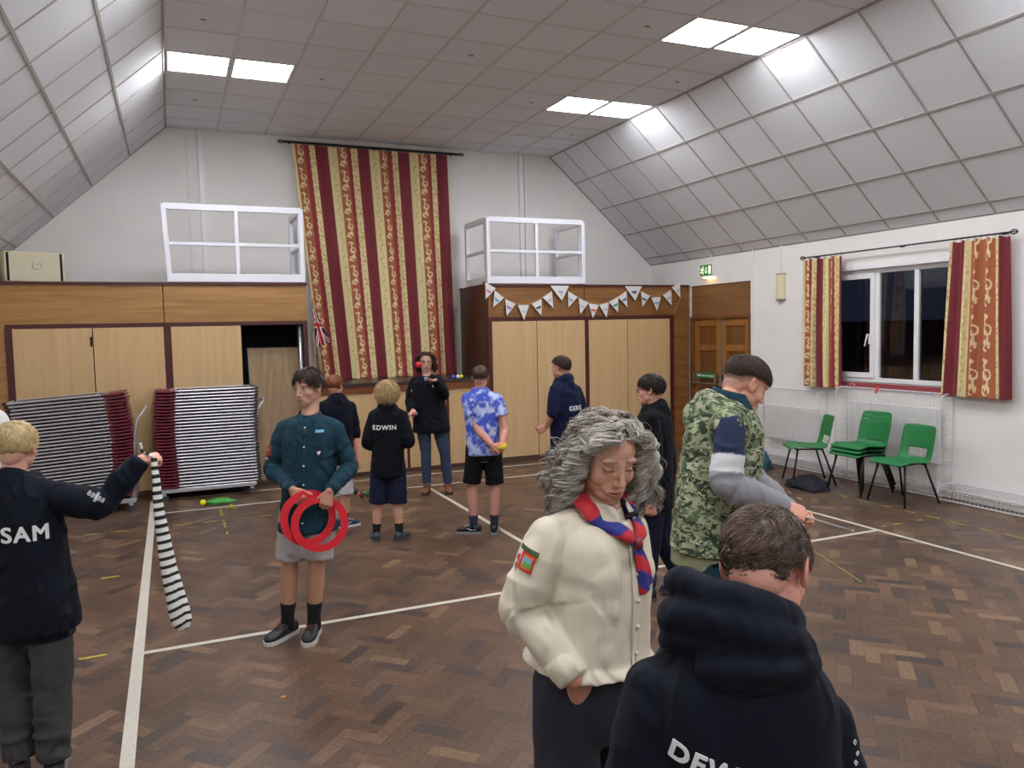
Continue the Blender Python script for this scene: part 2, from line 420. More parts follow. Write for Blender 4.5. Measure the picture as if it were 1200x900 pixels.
def slope(x0, x1, name, tname):
    a = V(x0, 0, ZC); b = V(x1, 0, ZW); L_ = np.linalg.norm(b-a); du = (b-a)/L_; nout = nrm(V(np.sign(x1-x0)*(ZC-ZW), 0, abs(x1-x0)))
    us = [0, 0.60, 1.2, 1.8, 2.36, L_]
    tiles(a, du, V(0, 1, 0), us, ys, nout, name)
    m = MB()
    for u in us[:-1]:
        c = a+du*max(u, 0.012); m.bar(c+V(0, YF, 0)-nout*0.003, c+V(0, YB, 0)-nout*0.003, 0.024, 0.008, up=nout)
    for y in ys[1:-1]: m.bar(a+V(0, y, 0)-nout*0.002, b+V(0, y, 0)-nout*0.002, 0.022, 0.007, up=nout)
    m.bar(b+V(0, YF, 0)-nout*0.004, b+V(0, YB, 0)-nout*0.004, 0.03, 0.01, up=nout)
    m.bar(a+V(0, YB-0.012, 0)-nout*0.004, b+V(0, YB-0.012, 0)-nout*0.004, 0.024, 0.01, up=nout)
    struct(m, tname, M_grid)
slope(XC1, XR, 'ceiling_slope_right', 'trim_2'); slope(XC0, XL, 'ceiling_slope_left', 'trim_3')

# ---- lights: 0.6 m square panels in pairs
M_diff = mat('light_diffuser', (250, 251, 255), 0.4, emit=LIGHT_E)
M_lframe = mat('light_frame', (225, 225, 222), 0.4)
rows = sorted({j for _, j in LIGHTS}, reverse=True)
rown = ['the end wall', 'the middle of the hall', 'the near part of the hall', 'the near end of the hall', 'the wall behind']
coln = {0: 'touching the left slope', 1: 'second from the left slope', 7: 'second from the right slope', 8: 'touching the right slope'}
for (i, j) in LIGHTS:
    x0, x1, y0, y1 = xs[i], xs[i+1], ys[j], ys[j+1]
    t = thing('ceiling_light', ((x0+x1)/2, (y0+y1)/2, ZC), 'square lit panel %s, over %s' % (coln[i], rown[rows.index(j)]), 'ceiling light', 'square light panels in the flat ceiling')
    f = MB(); e = 0.02
    f.box2((x0+.012, y0+.009, ZC-.004), (x1-.012, y0+.009+e, ZC+.03)); f.box2((x0+.012, y1-.009-e, ZC-.004), (x1-.012, y1-.009, ZC+.03))
    f.box2((x0+.012, y0+.009+e, ZC-.004), (x0+.012+e, y1-.009-e, ZC+.03)); f.box2((x1-.012-e, y0+.009+e, ZC-.004), (x1-.012, y1-.009-e, ZC+.03))
    f.build('frame', M_lframe, t)
    MB().box2((x0+.032, y0+.029, ZC), (x1-.032, y1-.029, ZC+.02)).build('diffuser', M_diff, t)
# small recessed ceiling fittings
M_chr = mat('chrome', (190, 190, 192), 0.2, 1.0)
places = [((.39, 7.35), 'over the left side, nearer the first lights'), ((.385, 9.82), 'over the far left, behind the lit pair'), ((1.62, 8.6), 'beside the left lit pair'),
          ((2.86, 7.38), 'in the middle of the ceiling'), ((4.1, 8.62), 'left of the far right lit pair'), ((4.09, 6.13), 'left of the near right lit pair'),
          ((5.31, 7.37), 'between the two right lit pairs'), ((5.31, 9.83), 'at the far right corner of the ceiling')]
for (x, y), s in places:
    t = thing('recessed_fitting', (x, y, ZC), 'small round recessed ceiling fitting '+s, 'ceiling fitting', 'small round fittings in the ceiling')
    MB().lathe([(.030, ZC-.006), (.036, ZC-.004), (.036, ZC+.002), (.02, ZC+.002)], (x, y, 0), 20).build('bezel', M_lframe, t, smooth=False)
    MB().box2((x-.022, y-.007, ZC-.010), (x+.022, y+.007, ZC-.004)).build('slot', M_dark, t)

# ---- window in the right wall
M_pvc = mat('white_upvc', (232, 233, 235), 0.35)
M_glass = bpy.data.materials.new('night_glass'); M_glass.use_nodes = True
gb = M_glass.node_tree.nodes['Principled BSDF']; gb.inputs['Base Color'].default_value = (0.75, 0.8, 0.85, 1); gb.inputs['Roughness'].default_value = 0.02
gb.inputs['Transmission Weight'].default_value = 1.0; gb.inputs['IOR'].default_value = 1.5
xw = XR+0.05
f = MB()
def fr(y0, y1, z0_, z1_, t, xo=0.0, d=0.06):
    f.box2((xw-xo, y0, z0_), (xw-xo+d, y1, z0_+t), bev=.004); f.box2((xw-xo, y0, z1_-t), (xw-xo+d, y1, z1_), bev=.004)
    f.box2((xw-xo, y0, z0_+t), (xw-xo+d, y0+t, z1_-t), bev=.004); f.box2((xw-xo, y1-t, z0_+t), (xw-xo+d, y1, z1_-t), bev=.004)
fr(WY0, WY1, WZ0, WZ1, 0.055)
mull = [5.62, 6.10, 6.66]
for y in (6.10, 6.62): f.box2((xw, y-0.03, WZ0+.05), (xw+.06, y+0.03, WZ1-.05), bev=.004)
fr(6.65, 7.37, WZ0+.05, WZ1-.05, 0.06, 0.015)
wf = struct(f, 'window_1', M_pvc)
g = MB(); g.box2((xw+.03, WY0+.05, WZ0+.05), (xw+.036, WY1-.05, WZ1-.05)); g.build('pane', M_glass, wf)
h = MB(); h.box2((xw-.035, 6.685, 1.62), (xw-.015, 6.715, 1.74), bev=.004); h.tube([(xw-.04, 6.70, 1.73), (xw-.06, 6.70, 1.74), (xw-.065, 6.715, 1.68), (xw-.06, 6.74, 1.60)], .009, 8); h.build('handle', M_pvc, wf)
struct(MB().box2((XR-.0, WY0-.0, WZ0-.03), (xw+.05, WY1+.0, WZ0), bev=.004), 'window_sill_board', M_pvc)
struct(MB().box2((XR-.018, WY0+.02, WZ0-.075), (XR, WY1+.05, WZ0-.005)), 'trim_4', mat('sill_red', (150, 66, 68), 0.5))
struct(MB().box2((XR-.012, WY0-.06, WZ1), (XR, WY1+.06, WZ1+.05)), 'trim_5', M_pvc)
# outside: dark yard with a fence seen through the pane
yard = MB().box2((XR+.15, 1, -.1), (XR+5, 12, -.02)); struct(yard, 'ground_outside', mat('tarmac', (40, 40, 42), .9))
fz = MB()
for k in range(40): fz.box2((XR+3.0, 2.0+k*.24, 0), (XR+3.03, 2.22+k*.24, 1.9))
tag(fz.build('garden_fence', mat('fence_wood', (70, 62, 60), .8)), 'dark board fence outside the window', 'fence')

# ---- fire door in the right wall with brown surround
M_brn = wood('brown_ply', (118, 82, 48), (140, 100, 60), 'Y', 0.45)
M_door = wood('door_oak', (128, 84, 38), (164, 112, 56), 'Z', 0.35)
M_doord = wood('door_oak_dark', (98, 60, 28), (126, 82, 42), 'Z', 0.4)
XD = XR+0.02
struct(MB().box2((XD, DY0, 2.02), (XD+.05, DY1, DZ), bev=.003), 'trim_6', M_brn)
tr = MB(); tr.box2((XR-.015, DY0, 0), (XD+.06, DY0+.035, 2.02)); tr.box2((XR-.015, 10.03, 0), (XD+.06, DY1, 2.02)); tr.box2((XR-.01, DY0, 1.985), (XD+.06, DY1, 2.025)); struct(tr, 'trim_7', M_doord)
ym = (DY0+.035+10.03)/2
M_alu = mat('brushed_metal', (168, 168, 170), 0.3, 0.9)
M_green = mat('sign_green', (22, 120, 66), 0.5)
for k, (a, b) in enumerate(((DY0+.037, ym-.012), (ym+.012, 10.028))):
    d = MB(); z0d, z1d = 0.01, 1.98; st = 0.105
    for (q0, q1) in ((a, a+st), (b-st, b)): d.box2((XD, q0, z0d), (XD+.045, q1, z1d), bev=.003)
    for (q0, q1) in ((z0d, .2), (.62, .72), (1.06, 1.16), (1.50, 1.59), (1.87, z1d)): d.box2((XD, a+st, q0), (XD+.045, b-st, q1), bev=.003)
    dd = struct(d, 'door_%d' % (k+1), M_door)
    p = MB()
    for (q0, q1) in ((.2, .62), (.72, 1.06), (1.16, 1.50), (1.59, 1.87)): p.box2((XD+.018, a+st, q0), (XD+.04, b-st, q1))
    p.build('panel', M_doord, dd)
    s = MB()
    for yy in (a+.05, b-.06): s.box2((XD-.06, yy, .98), (XD, yy+.035, 1.16), bev=.004)
    s.tube([(XD-.055, a+.03, 1.0), (XD-.055, b-.02, 1.0)], .014, 10); s.build('panic_bar', M_alu, dd)
    sg = MB().box2((XD-.03, a+.14, 1.075), (XD-.024, b-.12, 1.165)); so = sg.build('push_sign', M_green, dd); so['label'] = 'green sign reading Push bar to open'
    me = text_mesh('Push bar to open', .062, .002, .0006)
    me.transform(Matrix(((0, 0, -1, XD-.031), (-1, 0, 0, (a+b)/2+.01), (0, 1, 0, 1.12), (0, 0, 0, 1))))
    finish('lettering', me, mat('letter_white', (235, 238, 235), .5), so)
struct(MB().box2((XD-.012, ym-.014, 0.02), (XD+.03, ym+.014, 1.985)), 'trim_8', M_alu)
gs = MB().box2((XD-.008, 9.05, .72), (XD-.002, 9.35, .86)); tag(gs.build('door_notice', M_green), 'small green notice low on the fire door', 'sign')
struct(MB().box2((XR+.08, DY0, 0), (XR+.15, DY1, DZ)), 'door_backing', M_dark)
# exit sign
t = thing('exit_sign', (XR-.03, 9.5, 2.72), 'lit green running man exit sign above the fire door', 'sign')
ex = onX(830, 317, XR-.06)
E0 = V(XR-.005, ex[1], ex[2]);
MB().box2((XR-.075, ex[1]-.13, ex[2]-.095), (XR, ex[1]+.13, ex[2]+.1), bev=.006).build('housing', M_pvc, t)
MB().box2((XR-.082, ex[1]-.10, ex[2]-.075), (XR-.075, ex[1]+.17, ex[2]+.085), bev=.002).build('sign_face', mat('exit_green', (24, 104, 52), .4, emit=0.30), t)
s = MB(); xf = XR-.087; e1, e2 = ex[1], ex[2]+.005; M_exw = mat('exit_white', (236, 244, 190), .4, emit=0.75)
s.box2((xf, e1-.085, e2-.055), (xf+.004, e1-.035, e2+.06))      # doorway
s.tube([(xf, e1+.10, e2+.045), (xf, e1+.10, e2+.046)], .013, 10); s.sphere((xf, e1+.095, e2+.045), (.003, .013, .013), 10, 6)
for pts in ([(e1+.10, e2+.028), (e1+.115, e2-.01)], [(e1+.115, e2-.01), (e1+.09, e2-.03), (e1+.095, e2-.06)], [(e1+.115, e2-.01), (e1+.14, e2-.035), (e1+.16, e2-.03)],
            [(e1+.102, e2+.022), (e1+.075, e2+.012), (e1+.065, e2-.003)], [(e1+.105, e2+.02), (e1+.135, e2+.01), (e1+.145, e2+.028)]):
    s.tube([V(xf, y, z) for y, z in pts], .0065, 6, flat=.6)
s.box2((xf, e1+.018, e2-.03), (xf+.004, e1+.028, e2+.05)); s.prism([(xf, e1+.045, e2-.02), (xf, e1+.001, e2-.02), (xf, e1+.023, e2-.05)], (.004, 0, 0))
s.build('pictogram', M_exw, t)
MB().box2((XR-.08, ex[1]-.10, ex[2]-.115), (XR-.01, ex[1]+.10, ex[2]-.095)).build('downlight_strip', mat('exit_warm', (255, 214, 150), .5, emit=2.2), t)
MB().tube([(XR-.012, ex[1], ex[2]+.1), (XR-.012, ex[1], ZW)], .009, 8).build('conduit', M_pvc, t)
# wall light: cream half cylinder with conduit
wl = onX(912.5, 336, XR-.05)
t = thing('wall_light', (XR, wl[1], wl[2]), 'unlit cream half cylinder wall light between door and window', 'wall light')
def halfcyl(z0_, z1_, r, seg=14):
    pts = [(XR, wl[1]+r*math.cos(PI*k/seg), 0) for k in range(seg+1)]
    return [V(XR-.0-r*math.sin(PI*k/seg)*.9, wl[1]+r*math.cos(PI*k/seg), z0_) for k in range(seg+1)]
MB().prism(halfcyl(wl[2]-.16, 0, .075), (0, 0, .32)).build('lamp_shade', mat('cream_glass', (222, 212, 176), .3), t, smooth=False)
for zz_ in (-.175, .160): MB().prism(halfcyl(wl[2]+zz_, 0, .079), (0, 0, .016)).build('end_cap', mat('cap_grey', (150, 148, 140), .4), t)
MB().tube([(XR-.012, wl[1], wl[2]+.17), (XR-.012, wl[1], ZW)], .01, 8).build('conduit', M_pvc, t)
pc = onX(883, 330, XR)
tag(MB().tube([(XR-.012, pc[1], 0.3), (XR-.012, pc[1], ZW)], .011, 8).build('wall_conduit', M_pvc), 'thin white conduit running up the wall beside the fire door surround', 'conduit')
# pipes/ducts on end wall
q1 = onY(233, 200, YB); q2 = onY(610, 215, YB)
struct(MB().box2((q1[0]-.14, YB-.035, 2.4), (q1[0]-.03, YB, ZC)), 'trim_9', M_wall)
tag(MB().box2((q1[0]+.0, YB-.05, 2.4), (q1[0]+.06, YB, ZC)).build('wall_duct', M_pvc), 'white vertical duct on the end wall behind the left railing', 'duct')
tag(MB().box2((q2[0]-.04, YB-.05, 2.4), (q2[0]+.03, YB, ZC)).build('wall_duct', M_pvc), 'white vertical duct on the end wall behind the right railing', 'duct')
struct(MB().box2((q2[0]+.05, YB-.035, 2.4), (q2[0]+.16, YB, ZC)), 'trim_10', M_wall)

# ================================================================== FITTED CUPBOARDS along the end wall
YC = 10.1
M_pan = wood('teak_veneer', (146, 104, 56), (176, 134, 80), 'X', 0.4, 2.5, 5, 5)
M_pand = wood('teak_dark', (116, 76, 40), (150, 104, 58), 'X', 0.4, 2.5, 5, 4)
M_mdf = wood('beech_laminate', (194, 160, 114), (206, 173, 128), 'Z', 0.5, 2, 6)
M_maroon = mat('maroon_frame', (74, 30, 28), 0.4, noise_amt=.15, noise_scale=9)
M_side = wood('dark_side_veneer', (66, 34, 22), (88, 50, 30), 'Z', 0.3)
def door_leaf(root, x0, x1, z0_, z1_, name='door', m=None, grip=None):
    d = MB().box2((x0+.003, YC-.012, z0_), (x1-.003, YC+.01, z1_), bev=.002).build(name, m or M_mdf, root)
    if grip is not None: MB().box2((grip-.011, YC-.018, 1.79), (grip+.011, YC-.008, 1.90)).build('grip', M_dark, d)
    return d
# left unit
lu = thing('fitted_cupboard', (-.1, YC+.5, 0), 'wide fitted cupboard left of the striped hanging with one open bay', 'cupboard', 'fitted cupboards across the end wall')
UX0, UX1 = XL, 1.60
MB().box2((UX0, YC, 2.05), (-.06, YC+.02, 2.49)).build('fascia_panel', M_pan, lu); MB().box2((-.05, YC, 2.05), (UX1, YC+.02, 2.49)).build('fascia_panel', M_pan, lu)
tp = MB().box2((UX0, YC-.02, 2.49), (UX1+.01, YB, 2.525)); tp.build('top_board', M_maroon, lu)
fm = MB(); fm.box2((-1.66, YC-.014, 2.005), (UX1, YC+.03, 2.05)); fm.box2((-1.665, YC-.014, 0.06), (-1.60, YC+.03, 2.005)); fm.box2((-.065, YC-.014, .06), (.005, YC+.03, 2.005))
fm.box2((1.545, YC-.014, .06), (UX1, YC+.03, 2.005)); fm.box2((-1.665, YC-.0, 0), (UX1, YC+.03, .06)); fm.build('face_frame', M_maroon, lu)
MB().box2((UX0, YC, 0), (-1.665, YC+.02, 2.05)).build('end_panel', M_pan, lu)
MB().box2((1.57, YC+.03, 0), (1.60, YB, 2.49)).build('side_panel', M_side, lu)
bk = MB(); bk.box2((UX0+.02, YB-.06, 0), (1.57, YB-.03, 2.05)); bk.box2((-.03, YC+.03, 0), (0, YB-.06, 2.05)); bk.box2((UX0+.02, YC+.03, 2.05), (1.57, YB-.03, 2.07)); bk.box2((.7, YC+.03, .001), (1.57, YB-.06, .01)); bk.build('carcass', mat('cupboard_inside', (52, 50, 52), .8), lu)
door_leaf(lu, -1.60, -.815, .07, 2.0, grip=-.83); door_leaf(lu, -.81, -.067, .07, 2.0); door_leaf(lu, .008, .80, .07, 2.0)
MB().tube([(1.51, YC+.04, .07), (1.51, YC+.04, 1.99)], .032, 16).build('steel_post', M_alu, lu, smooth=True)
# folded table leaning in the open bay
ft = thing('folding_table', (1.15, YC+.1, 0), 'folded wood-grain trestle table standing upright in the open cupboard bay', 'table')
a0, a1, b0, b1 = onY(290, 408, YC+.22), onY(347, 405, YC+.22), onY(301, 569, YC-.02), onY(375, 560, YC-.02)
TL, TR_, BL, BR = V(a0[0], YC+.22, a0[2]), V(a0[0]+.66, YC+.22, a0[2]), V(b0[0], YC+.04, 0.03), V(b0[0]+.66, YC+.04, 0.03)
nT = nrm(np.cross(TR_-TL, BL-TL));  nT = nT if nT[1] > 0 else -nT
M_tab = wood('table_laminate', (134, 108, 78), (160, 134, 100), 'Z', .5, 2, 4, 6)
MB().prism([TL, TR_, BR, BL], nT*.022).build('tabletop', M_tab, ft)
e = MB(); e.tube([TL-nT*.0, TR_, BR, BL], .011, 8, closed=True, up=nT); e.build('metal_edge', M_alu, ft)
le = MB()
for q in (.08, .58): le.tube([TL+V(q, 0, -.15)+nT*.04, TL+V(q, 0, -1.2)+nT*.04], .012, 8)
le.build('leg', M_alu, ft)
# right unit
ru = thing('fitted_cupboard', (5.7, YC+.5, 0), 'tall fitted cupboard right of the striped hanging under the bunting', 'cupboard', 'fitted cupboards across the end wall')
RX0, RX1 = 4.06, 7.46
MB().box2((RX0+.02, YC, 2.06), (5.60, YC+.02, 2.49)).build('fascia_panel', M_pand, ru); MB().box2((5.61, YC, 2.06), (RX1, YC+.02, 2.49)).build('fascia_panel', M_pand, ru)
MB().box2((RX0-.01, YC-.02, 2.49), (RX1, YB, 2.52)).build('top_board', M_maroon, ru)
fm = MB(); fm.box2((RX0+.0, YC-.014, 2.005), (7.17, YC+.03, 2.06)); fm.box2((RX0, YC-.014, .06), (RX0+.06, YC+.03, 2.005)); fm.box2((5.60, YC-.014, .06), (5.66, YC+.03, 2.005)); fm.box2((7.10, YC-.014, .0), (7.17, YC+.03, 2.005))
fm.box2((RX0, YC, 0), (7.17, YC+.03, .06)); fm.build('face_frame', M_maroon, ru)
door_leaf(ru, 4.12, 4.81, .07, 2.0); door_leaf(ru, 4.815, 5.60, .07, 2.0); door_leaf(ru, 5.66, 6.33, .07, 2.0); door_leaf(ru, 6.335, 7.10, .07, 2.0)
MB().box2((7.17, YC, 0), (RX1, YC+.02, 2.06)).build('end_panel', M_pand, ru)
MB().box2((RX0, YC+.02, 0), (RX0+.03, YB-.002, 2.49)).build('side_panel', M_side, ru)
# low stage-front cupboard with ledge
st = thing('stage_front', (2.83, YC+.5, 0), 'low cupboard with a dark ledge under the striped hanging', 'cupboard')
M_rim = wood('ledge_rim', (96, 52, 28), (128, 74, 40), 'X', .35)
MB().box2((1.605, YC-.05, 1.19), (4.055, YB-.002, 1.225), bev=.004).build('ledge', mat('ledge_top', (58, 48, 44), .35), st)
MB().box2((1.605, YC-.03, 1.09), (4.055, YC+.02, 1.19)).build('rim', M_rim, st)
fm = MB()
for x in (1.62, 2.52, 2.87, 3.44, 4.03): fm.box2((x-.018, YC-.012, .05), (x+.018, YC+.02, 1.09))
fm.box2((1.605, YC+.0, 0), (4.055, YC+.03, .05)); fm.build('face_frame', M_maroon, st)
for x0, x1 in ((1.638, 2.502), (2.538, 2.852), (2.888, 3.422), (3.458, 4.012)): door_leaf(st, x0, x1, .05, 1.09, 'panel')
struct(MB().box2((UX0, YC-.02, 0), (7.17, YC-.001, .055), bev=.003), 'baseboard_back', wood('skirt_dark', (60, 40, 30), (80, 56, 42), 'X', .5))

# railings on top of the cupboards
M_rail = mat('white_gloss', (228, 230, 238), .35)
def railing(x0, x1, label, ret_l, ret_r, lean=0.0):
    t = thing('guard_rail', ((x0+x1)/2, YC+.05, 2.525), label, 'railing', 'white timber guard rails on the cupboard tops')
    zb, zt = 2.53, 3.44; w_ = .055; y = YC+.03
    def frame(a, b, mid=True, name='front_frame', nm=1):
        a = V(*a); b = V(*b); f = MB(); U = V(0, 0, 1); L_ = V(lean, 0, 0)
        f.bar(a+U*(zb+.05), b+U*(zb+.05), .05, .10, bev=.004); f.bar(a+U*(zt-.02)-L_, b+U*(zt-.02), .05, .075, bev=.004)
        f.bar(a+U*((zb+zt)/2-.0)-L_*.5, b+U*((zb+zt)/2), .04, .04, bev=.003)
        f.bar(a+U*(zb)-L_*0, a+U*zt-L_, w_, w_+.01, bev=.004); f.bar(b+U*zb, b+U*zt, w_, w_+.01, bev=.004)
        if mid: m_ = (a+b)/2; f.bar(m_+U*zb, m_+U*zt, .045, .045, bev=.003)
        return f.build(name, M_rail, t)
    frame((x0, y, 0), (x1, y, 0))
    if ret_r: lean = 0.0; frame((x1-.004, y+.06, 0), (x1-.004, YC+.85, 0), False, 'side_frame')
    if ret_l: lean = 0.0; frame((x0+.004, y+.06, 0), (x0+.004, YC+.85, 0), False, 'side_frame')
    return t
railing(.03, 1.57, 'white timber guard rail on the left cupboard top, beside the striped hanging', False, True, 0.04)
railing(4.10, 5.60, 'white timber guard rail on the right cupboard top, above the bunting', True, True)
tag(MB().box2((4.05, YC+.02, 2.521), (4.16, YC+.14, 2.56)).build('wood_offcut', M_pan), 'small wooden block under the corner of the right guard rail', 'block')
# beige heater/speaker box
bp = onY(0, 328, YC+.1)
t = thing('speaker_cabinet', (-1.34, YC+.3, 2.525), 'cream speaker cabinet with a round crest on top of the left cupboard', 'speaker')
M_beige = mat('beige_plastic', (205, 198, 170), .5)
ang = math.radians(17); ax = V(math.cos(ang), math.sin(ang), 0); ay = V(-math.sin(ang), math.cos(ang), 0); c0 = V(-1.42, YC+.36, 2.525+.175)
A3 = np.array([ax, ay, V(0, 0, 1)])
MB().obox(c0, (.30, .20, .172), A3, bev=.012).build('cabinet', M_beige, t)
for q in (-.262, .262): MB().obox(c0+ax*q-ay*.2, (.012, .005, .155), A3).build('grille_slot', M_dark, t)
s = MB(); ring = [c0+ax*(.02+.045*math.cos(a))-ay*.203+V(0, 0, .02+.045*math.sin(a)) for a in np.linspace(.6*PI+.3, 2.4*PI-.3, 20)]
s.tube(ring, .004, 6); s.tube([c0+ax*(.02+dx)-ay*.203+V(0, 0, .02+dz) for dx, dz in ((-.015, .01), (0, .0), (.016, .012))], .004, 6); s.build('crest', mat('crest_grey', (176, 170, 148), .5), t)

# ================================================================== CURTAINS
def arcs_mask(u, v, arcs, w):
    m = np.zeros(u.shape, bool)
    for (cx, cy, r, a0, a1) in arcs:
        dx, dy = u-cx, v-cy; d = np.hypot(dx, dy); a = np.degrees(np.arctan2(dy, dx)) % 360
        aa = (a-a0) % 360
        m |= (np.abs(d-r) < w*(0.6+0.6*(1-aa/max(a1-a0, 1)))) & (aa < (a1-a0))
    return m
MOT = [(0.0, .055, .035, 20, 290), (.012, .058, .016, -60, 210), (-.03, .115, .048, -70, 60), (.012, .175, .034, 200, 470), (-.002, .178, .015, 100, 330), (.035, .235, .045, 110, 230), (-.02, .265, .02, -20, 180), (-.035, .02, .022, 0, 150)]
VINE = [(-.02, .06, .04, -90, 120), (.02, .14, .04, 90, 300), (-.015, .15, .018, 0, 250), (-.02, .22, .04, -90, 100), (.02, .045, .018, 180, 430), (.022, .29, .035, 120, 290)]
def curtain_colour(u, v, per, smap=None, ms=1.0):
    """striped damask: u across the cloth, v up, in metres"""
    s = (u/per) % 1.0; k = per/0.60; xr = (s-.655)*per/k; vv = (v/ms) % .33
    if smap is not None: s = np.interp(u, smap[0], smap[1]) % 1.0; xr = ((u-smap[2]+.13) % .26-.13)/ms
    c = np.zeros(u.shape+(3,)); red, cream, rust, mid = lin((120, 36, 46)), lin((224, 210, 156)), lin((170, 98, 66)), lin((146, 50, 52))
    c[:] = cream
    jag = 0.006*np.sin(v*60)
    z_red = s < .31; z_rust = (s > .545) & (s < .765); z_mid = (s >= .765) & (s < .87)
    c[z_red] = red; c[z_rust] = rust; c[z_mid] = mid
    c[(s > .865+jag) & (s < .885+jag)] = lin((214, 200, 150))
    c[(s > .315-jag) & (s < .335-jag)] = lin((214, 200, 150))
    m = arcs_mask(xr, vv, MOT, .0100) & z_rust; c[m] = lin((232, 212, 166))
    m = arcs_mask((s-.43)*per/k, (v+.1) % .33, VINE, .004) & (s > .335) & (s < .54); c[m] = lin((190, 170, 112))
    m = arcs_mask((s-.16)*per/k, (v+.2) % .33, VINE, .005) & z_red; c[m] = lin((108, 30, 42))
    m = arcs_mask((s-.94)*per/k, (v+.05) % .33, MOT, .005) & (s > .89); c[m] = lin((196, 150, 104))
    return c
M_cloth = mat('damask', (150, 60, 60), 0.75, attr=True, bump=.1, bump_scale=400, sheen=.1)
def curtain(name, p0, p1, z_top, z_bot, folds, depth, fabric, per, parent, res=.007, u0=0.0, flare=0.0, nout=None, seed=0, gather=0.0, drift=0.0, spread=0.0, smap=None, ms=1.0):
    """cloth hanging from p0 to p1 (x,y) with folds; fabric = flat width"""
    p0 = V(p0[0], p0[1], 0); p1 = V(p1[0], p1[1], 0); L_ = np.linalg.norm(p1-p0); t = (p1-p0)/L_
    n_ = nout if nout is not None else V(-t[1], t[0], 0)
    nu = int(fabric/res); nv = int((z_top-z_bot)/res)
    U, Wv = np.meshgrid(np.linspace(0, 1, nu), np.linspace(0, 1, nv), indexing='ij')
    r = np.random.default_rng(seed); ph = r.random(8)*2*PI
    uu = U+0.012*np.sin(2*PI*U*folds*.37+ph[0])
    wob = .5*np.sin(2*PI*uu*1.7+ph[1]+1.2*Wv)+.4*np.sin(2*PI*uu*.8+ph[5]-1.6*Wv)
    f = np.sin(2*PI*folds*uu+wob)*(.75+.25*np.sin(2*PI*uu*2.3+ph[2]))
    f2 = .35*np.sin(2*PI*folds*2.1*uu+ph[3]+2*Wv)
    amp = depth*(gather+(1-gather)*np.minimum(1, .35+Wv*1.2)) if gather else depth*(.55+.45*Wv)
    off = amp*(f+f2*(1-Wv*.5))
    lat = .35*depth*np.cos(2*PI*folds*uu+wob)
    pos = p0+t*((U*L_*(1+flare*Wv)-flare*Wv*L_*spread)+lat*.5+drift*Wv)[..., None]+n_*off[..., None]
    pos[..., 2] = z_top-(z_top-z_bot)*Wv+.006*np.sin(2*PI*folds*uu+1)*Wv+ (.01*f*(1-Wv)**8 if gather else 0)
    c = curtain_colour(u0+U*fabric, (z_top-z_bot)*(1-Wv), per, smap, ms)
    m = MB(); m.add(pos.reshape(-1, 3), grid_mesh(nu, nv), c.reshape(-1, 3))
    o = m.build(name, M_cloth, parent, smooth=True, attr=True)
    sd = o.modifiers.new('thickness', 'SOLIDIFY'); sd.thickness = .002
    return o
M_iron = mat('wrought_iron', (48, 48, 52), .4, .7)
def rod(parent, a, b, r=.012, finial=.035, brackets=()):
    a = V(*a); b = V(*b); m = MB().tube([a, b], r, 10)
    for e, s in ((a, -1), (b, 1)):
        t = nrm(b-a)*s
        for k in range(4):
            q = PI/4*k*2; sd = nrm(np.cross(t, V(0, 0, 1)))*math.cos(q/2*1)+V(0, 0, 1)*math.sin(q/2*1)
            pts = [e+t*(finial*(1-math.cos(x)))*1.0+sd*finial*.7*math.sin(x) for x in np.linspace(0, 2*PI, 13)]
            m.tube(pts[:-1], .003, 5, closed=True)
        m.sphere(e+t*finial*2, .007, 8, 6)
    for (p, wp) in brackets: m.tube([p, (V(*p)+V(*wp))/2+V(0, 0, -.01), wp], .006, 6); m.lathe([(.02, 0), (.02, .006)], V(*wp), 10)
    return m.build('rod', M_iron, parent, smooth=False)
YH = YB-.11
hang = thing('striped_curtain', (2.8, YH, 1.23), 'tall red, cream and rust striped damask curtain on the end wall', 'curtain')
rl, rr = onY(332, 166, YH), onY(538, 182, YH)
rod(hang, (rl[0], YH, 4.50), (rr[0], YH, 4.50), .017, .035, [((rl[0]+.1, YH, 4.5), (rl[0]+.1, YB-.001, 4.5)), (((rl[0]+rr[0])/2, YH, 4.5), ((rl[0]+rr[0])/2, YB-.001, 4.5)), ((rr[0]-.1, YH, 4.5), (rr[0]-.1, YB-.001, 4.5))])
cl, ct = onY(341, 170, YH)[0], onY(525, 184, YH)[0]
curtain('drape', (cl, YH), (ct, YH), 4.475, 1.228, 9.5, .030, 2.95, .766, hang, res=.0072, u0=.766*.47, nout=V(0, -1, 0), seed=4, flare=-.10, drift=.28)
# window curtains on the right wall
XRd = XR-.10
wc = [('left', 938, 989, 448, (940, 302)), ]
yl = lambda px, py: onX(px, py, XRd)[1]
zr = onX(1065, 287, XRd)[2]
rodt = thing('curtain_rod', (XRd, 6.3, zr), 'black iron curtain rod over the window with caged finials', 'curtain rod')
ya, yb = yl(1184, 273), yl(943, 302)
rod(rodt, (XRd, ya, zr), (XRd, yb, zr), .009, .035, [((XRd, yb-.15, zr), (XR-.001, yb-.15, zr)), ((XRd, yl(1053, 290), zr), (XR-.001, yl(1053, 290), zr)), ((XRd, ya+.1, zr), (XR-.001, ya+.1, zr))])
def rings(parent, y0, y1, n):
    for y in np.linspace(y0, y1, n):
        MB().tube([V(XRd+.016*math.cos(a), y+.004*math.sin(a*2), zr-.006+.018*math.sin(a)) for a in np.linspace(0, 2*PI, 10)[:-1]], .002, 5, closed=True).build('ring', M_iron, parent)
c1 = thing('window_curtain', (XRd, 7.4, 1.1), 'gathered damask curtain on the side of the window nearer the fire door', 'curtain', 'damask curtains at the window')
y0c, y1c = yl(988, 300), yl(941, 305)
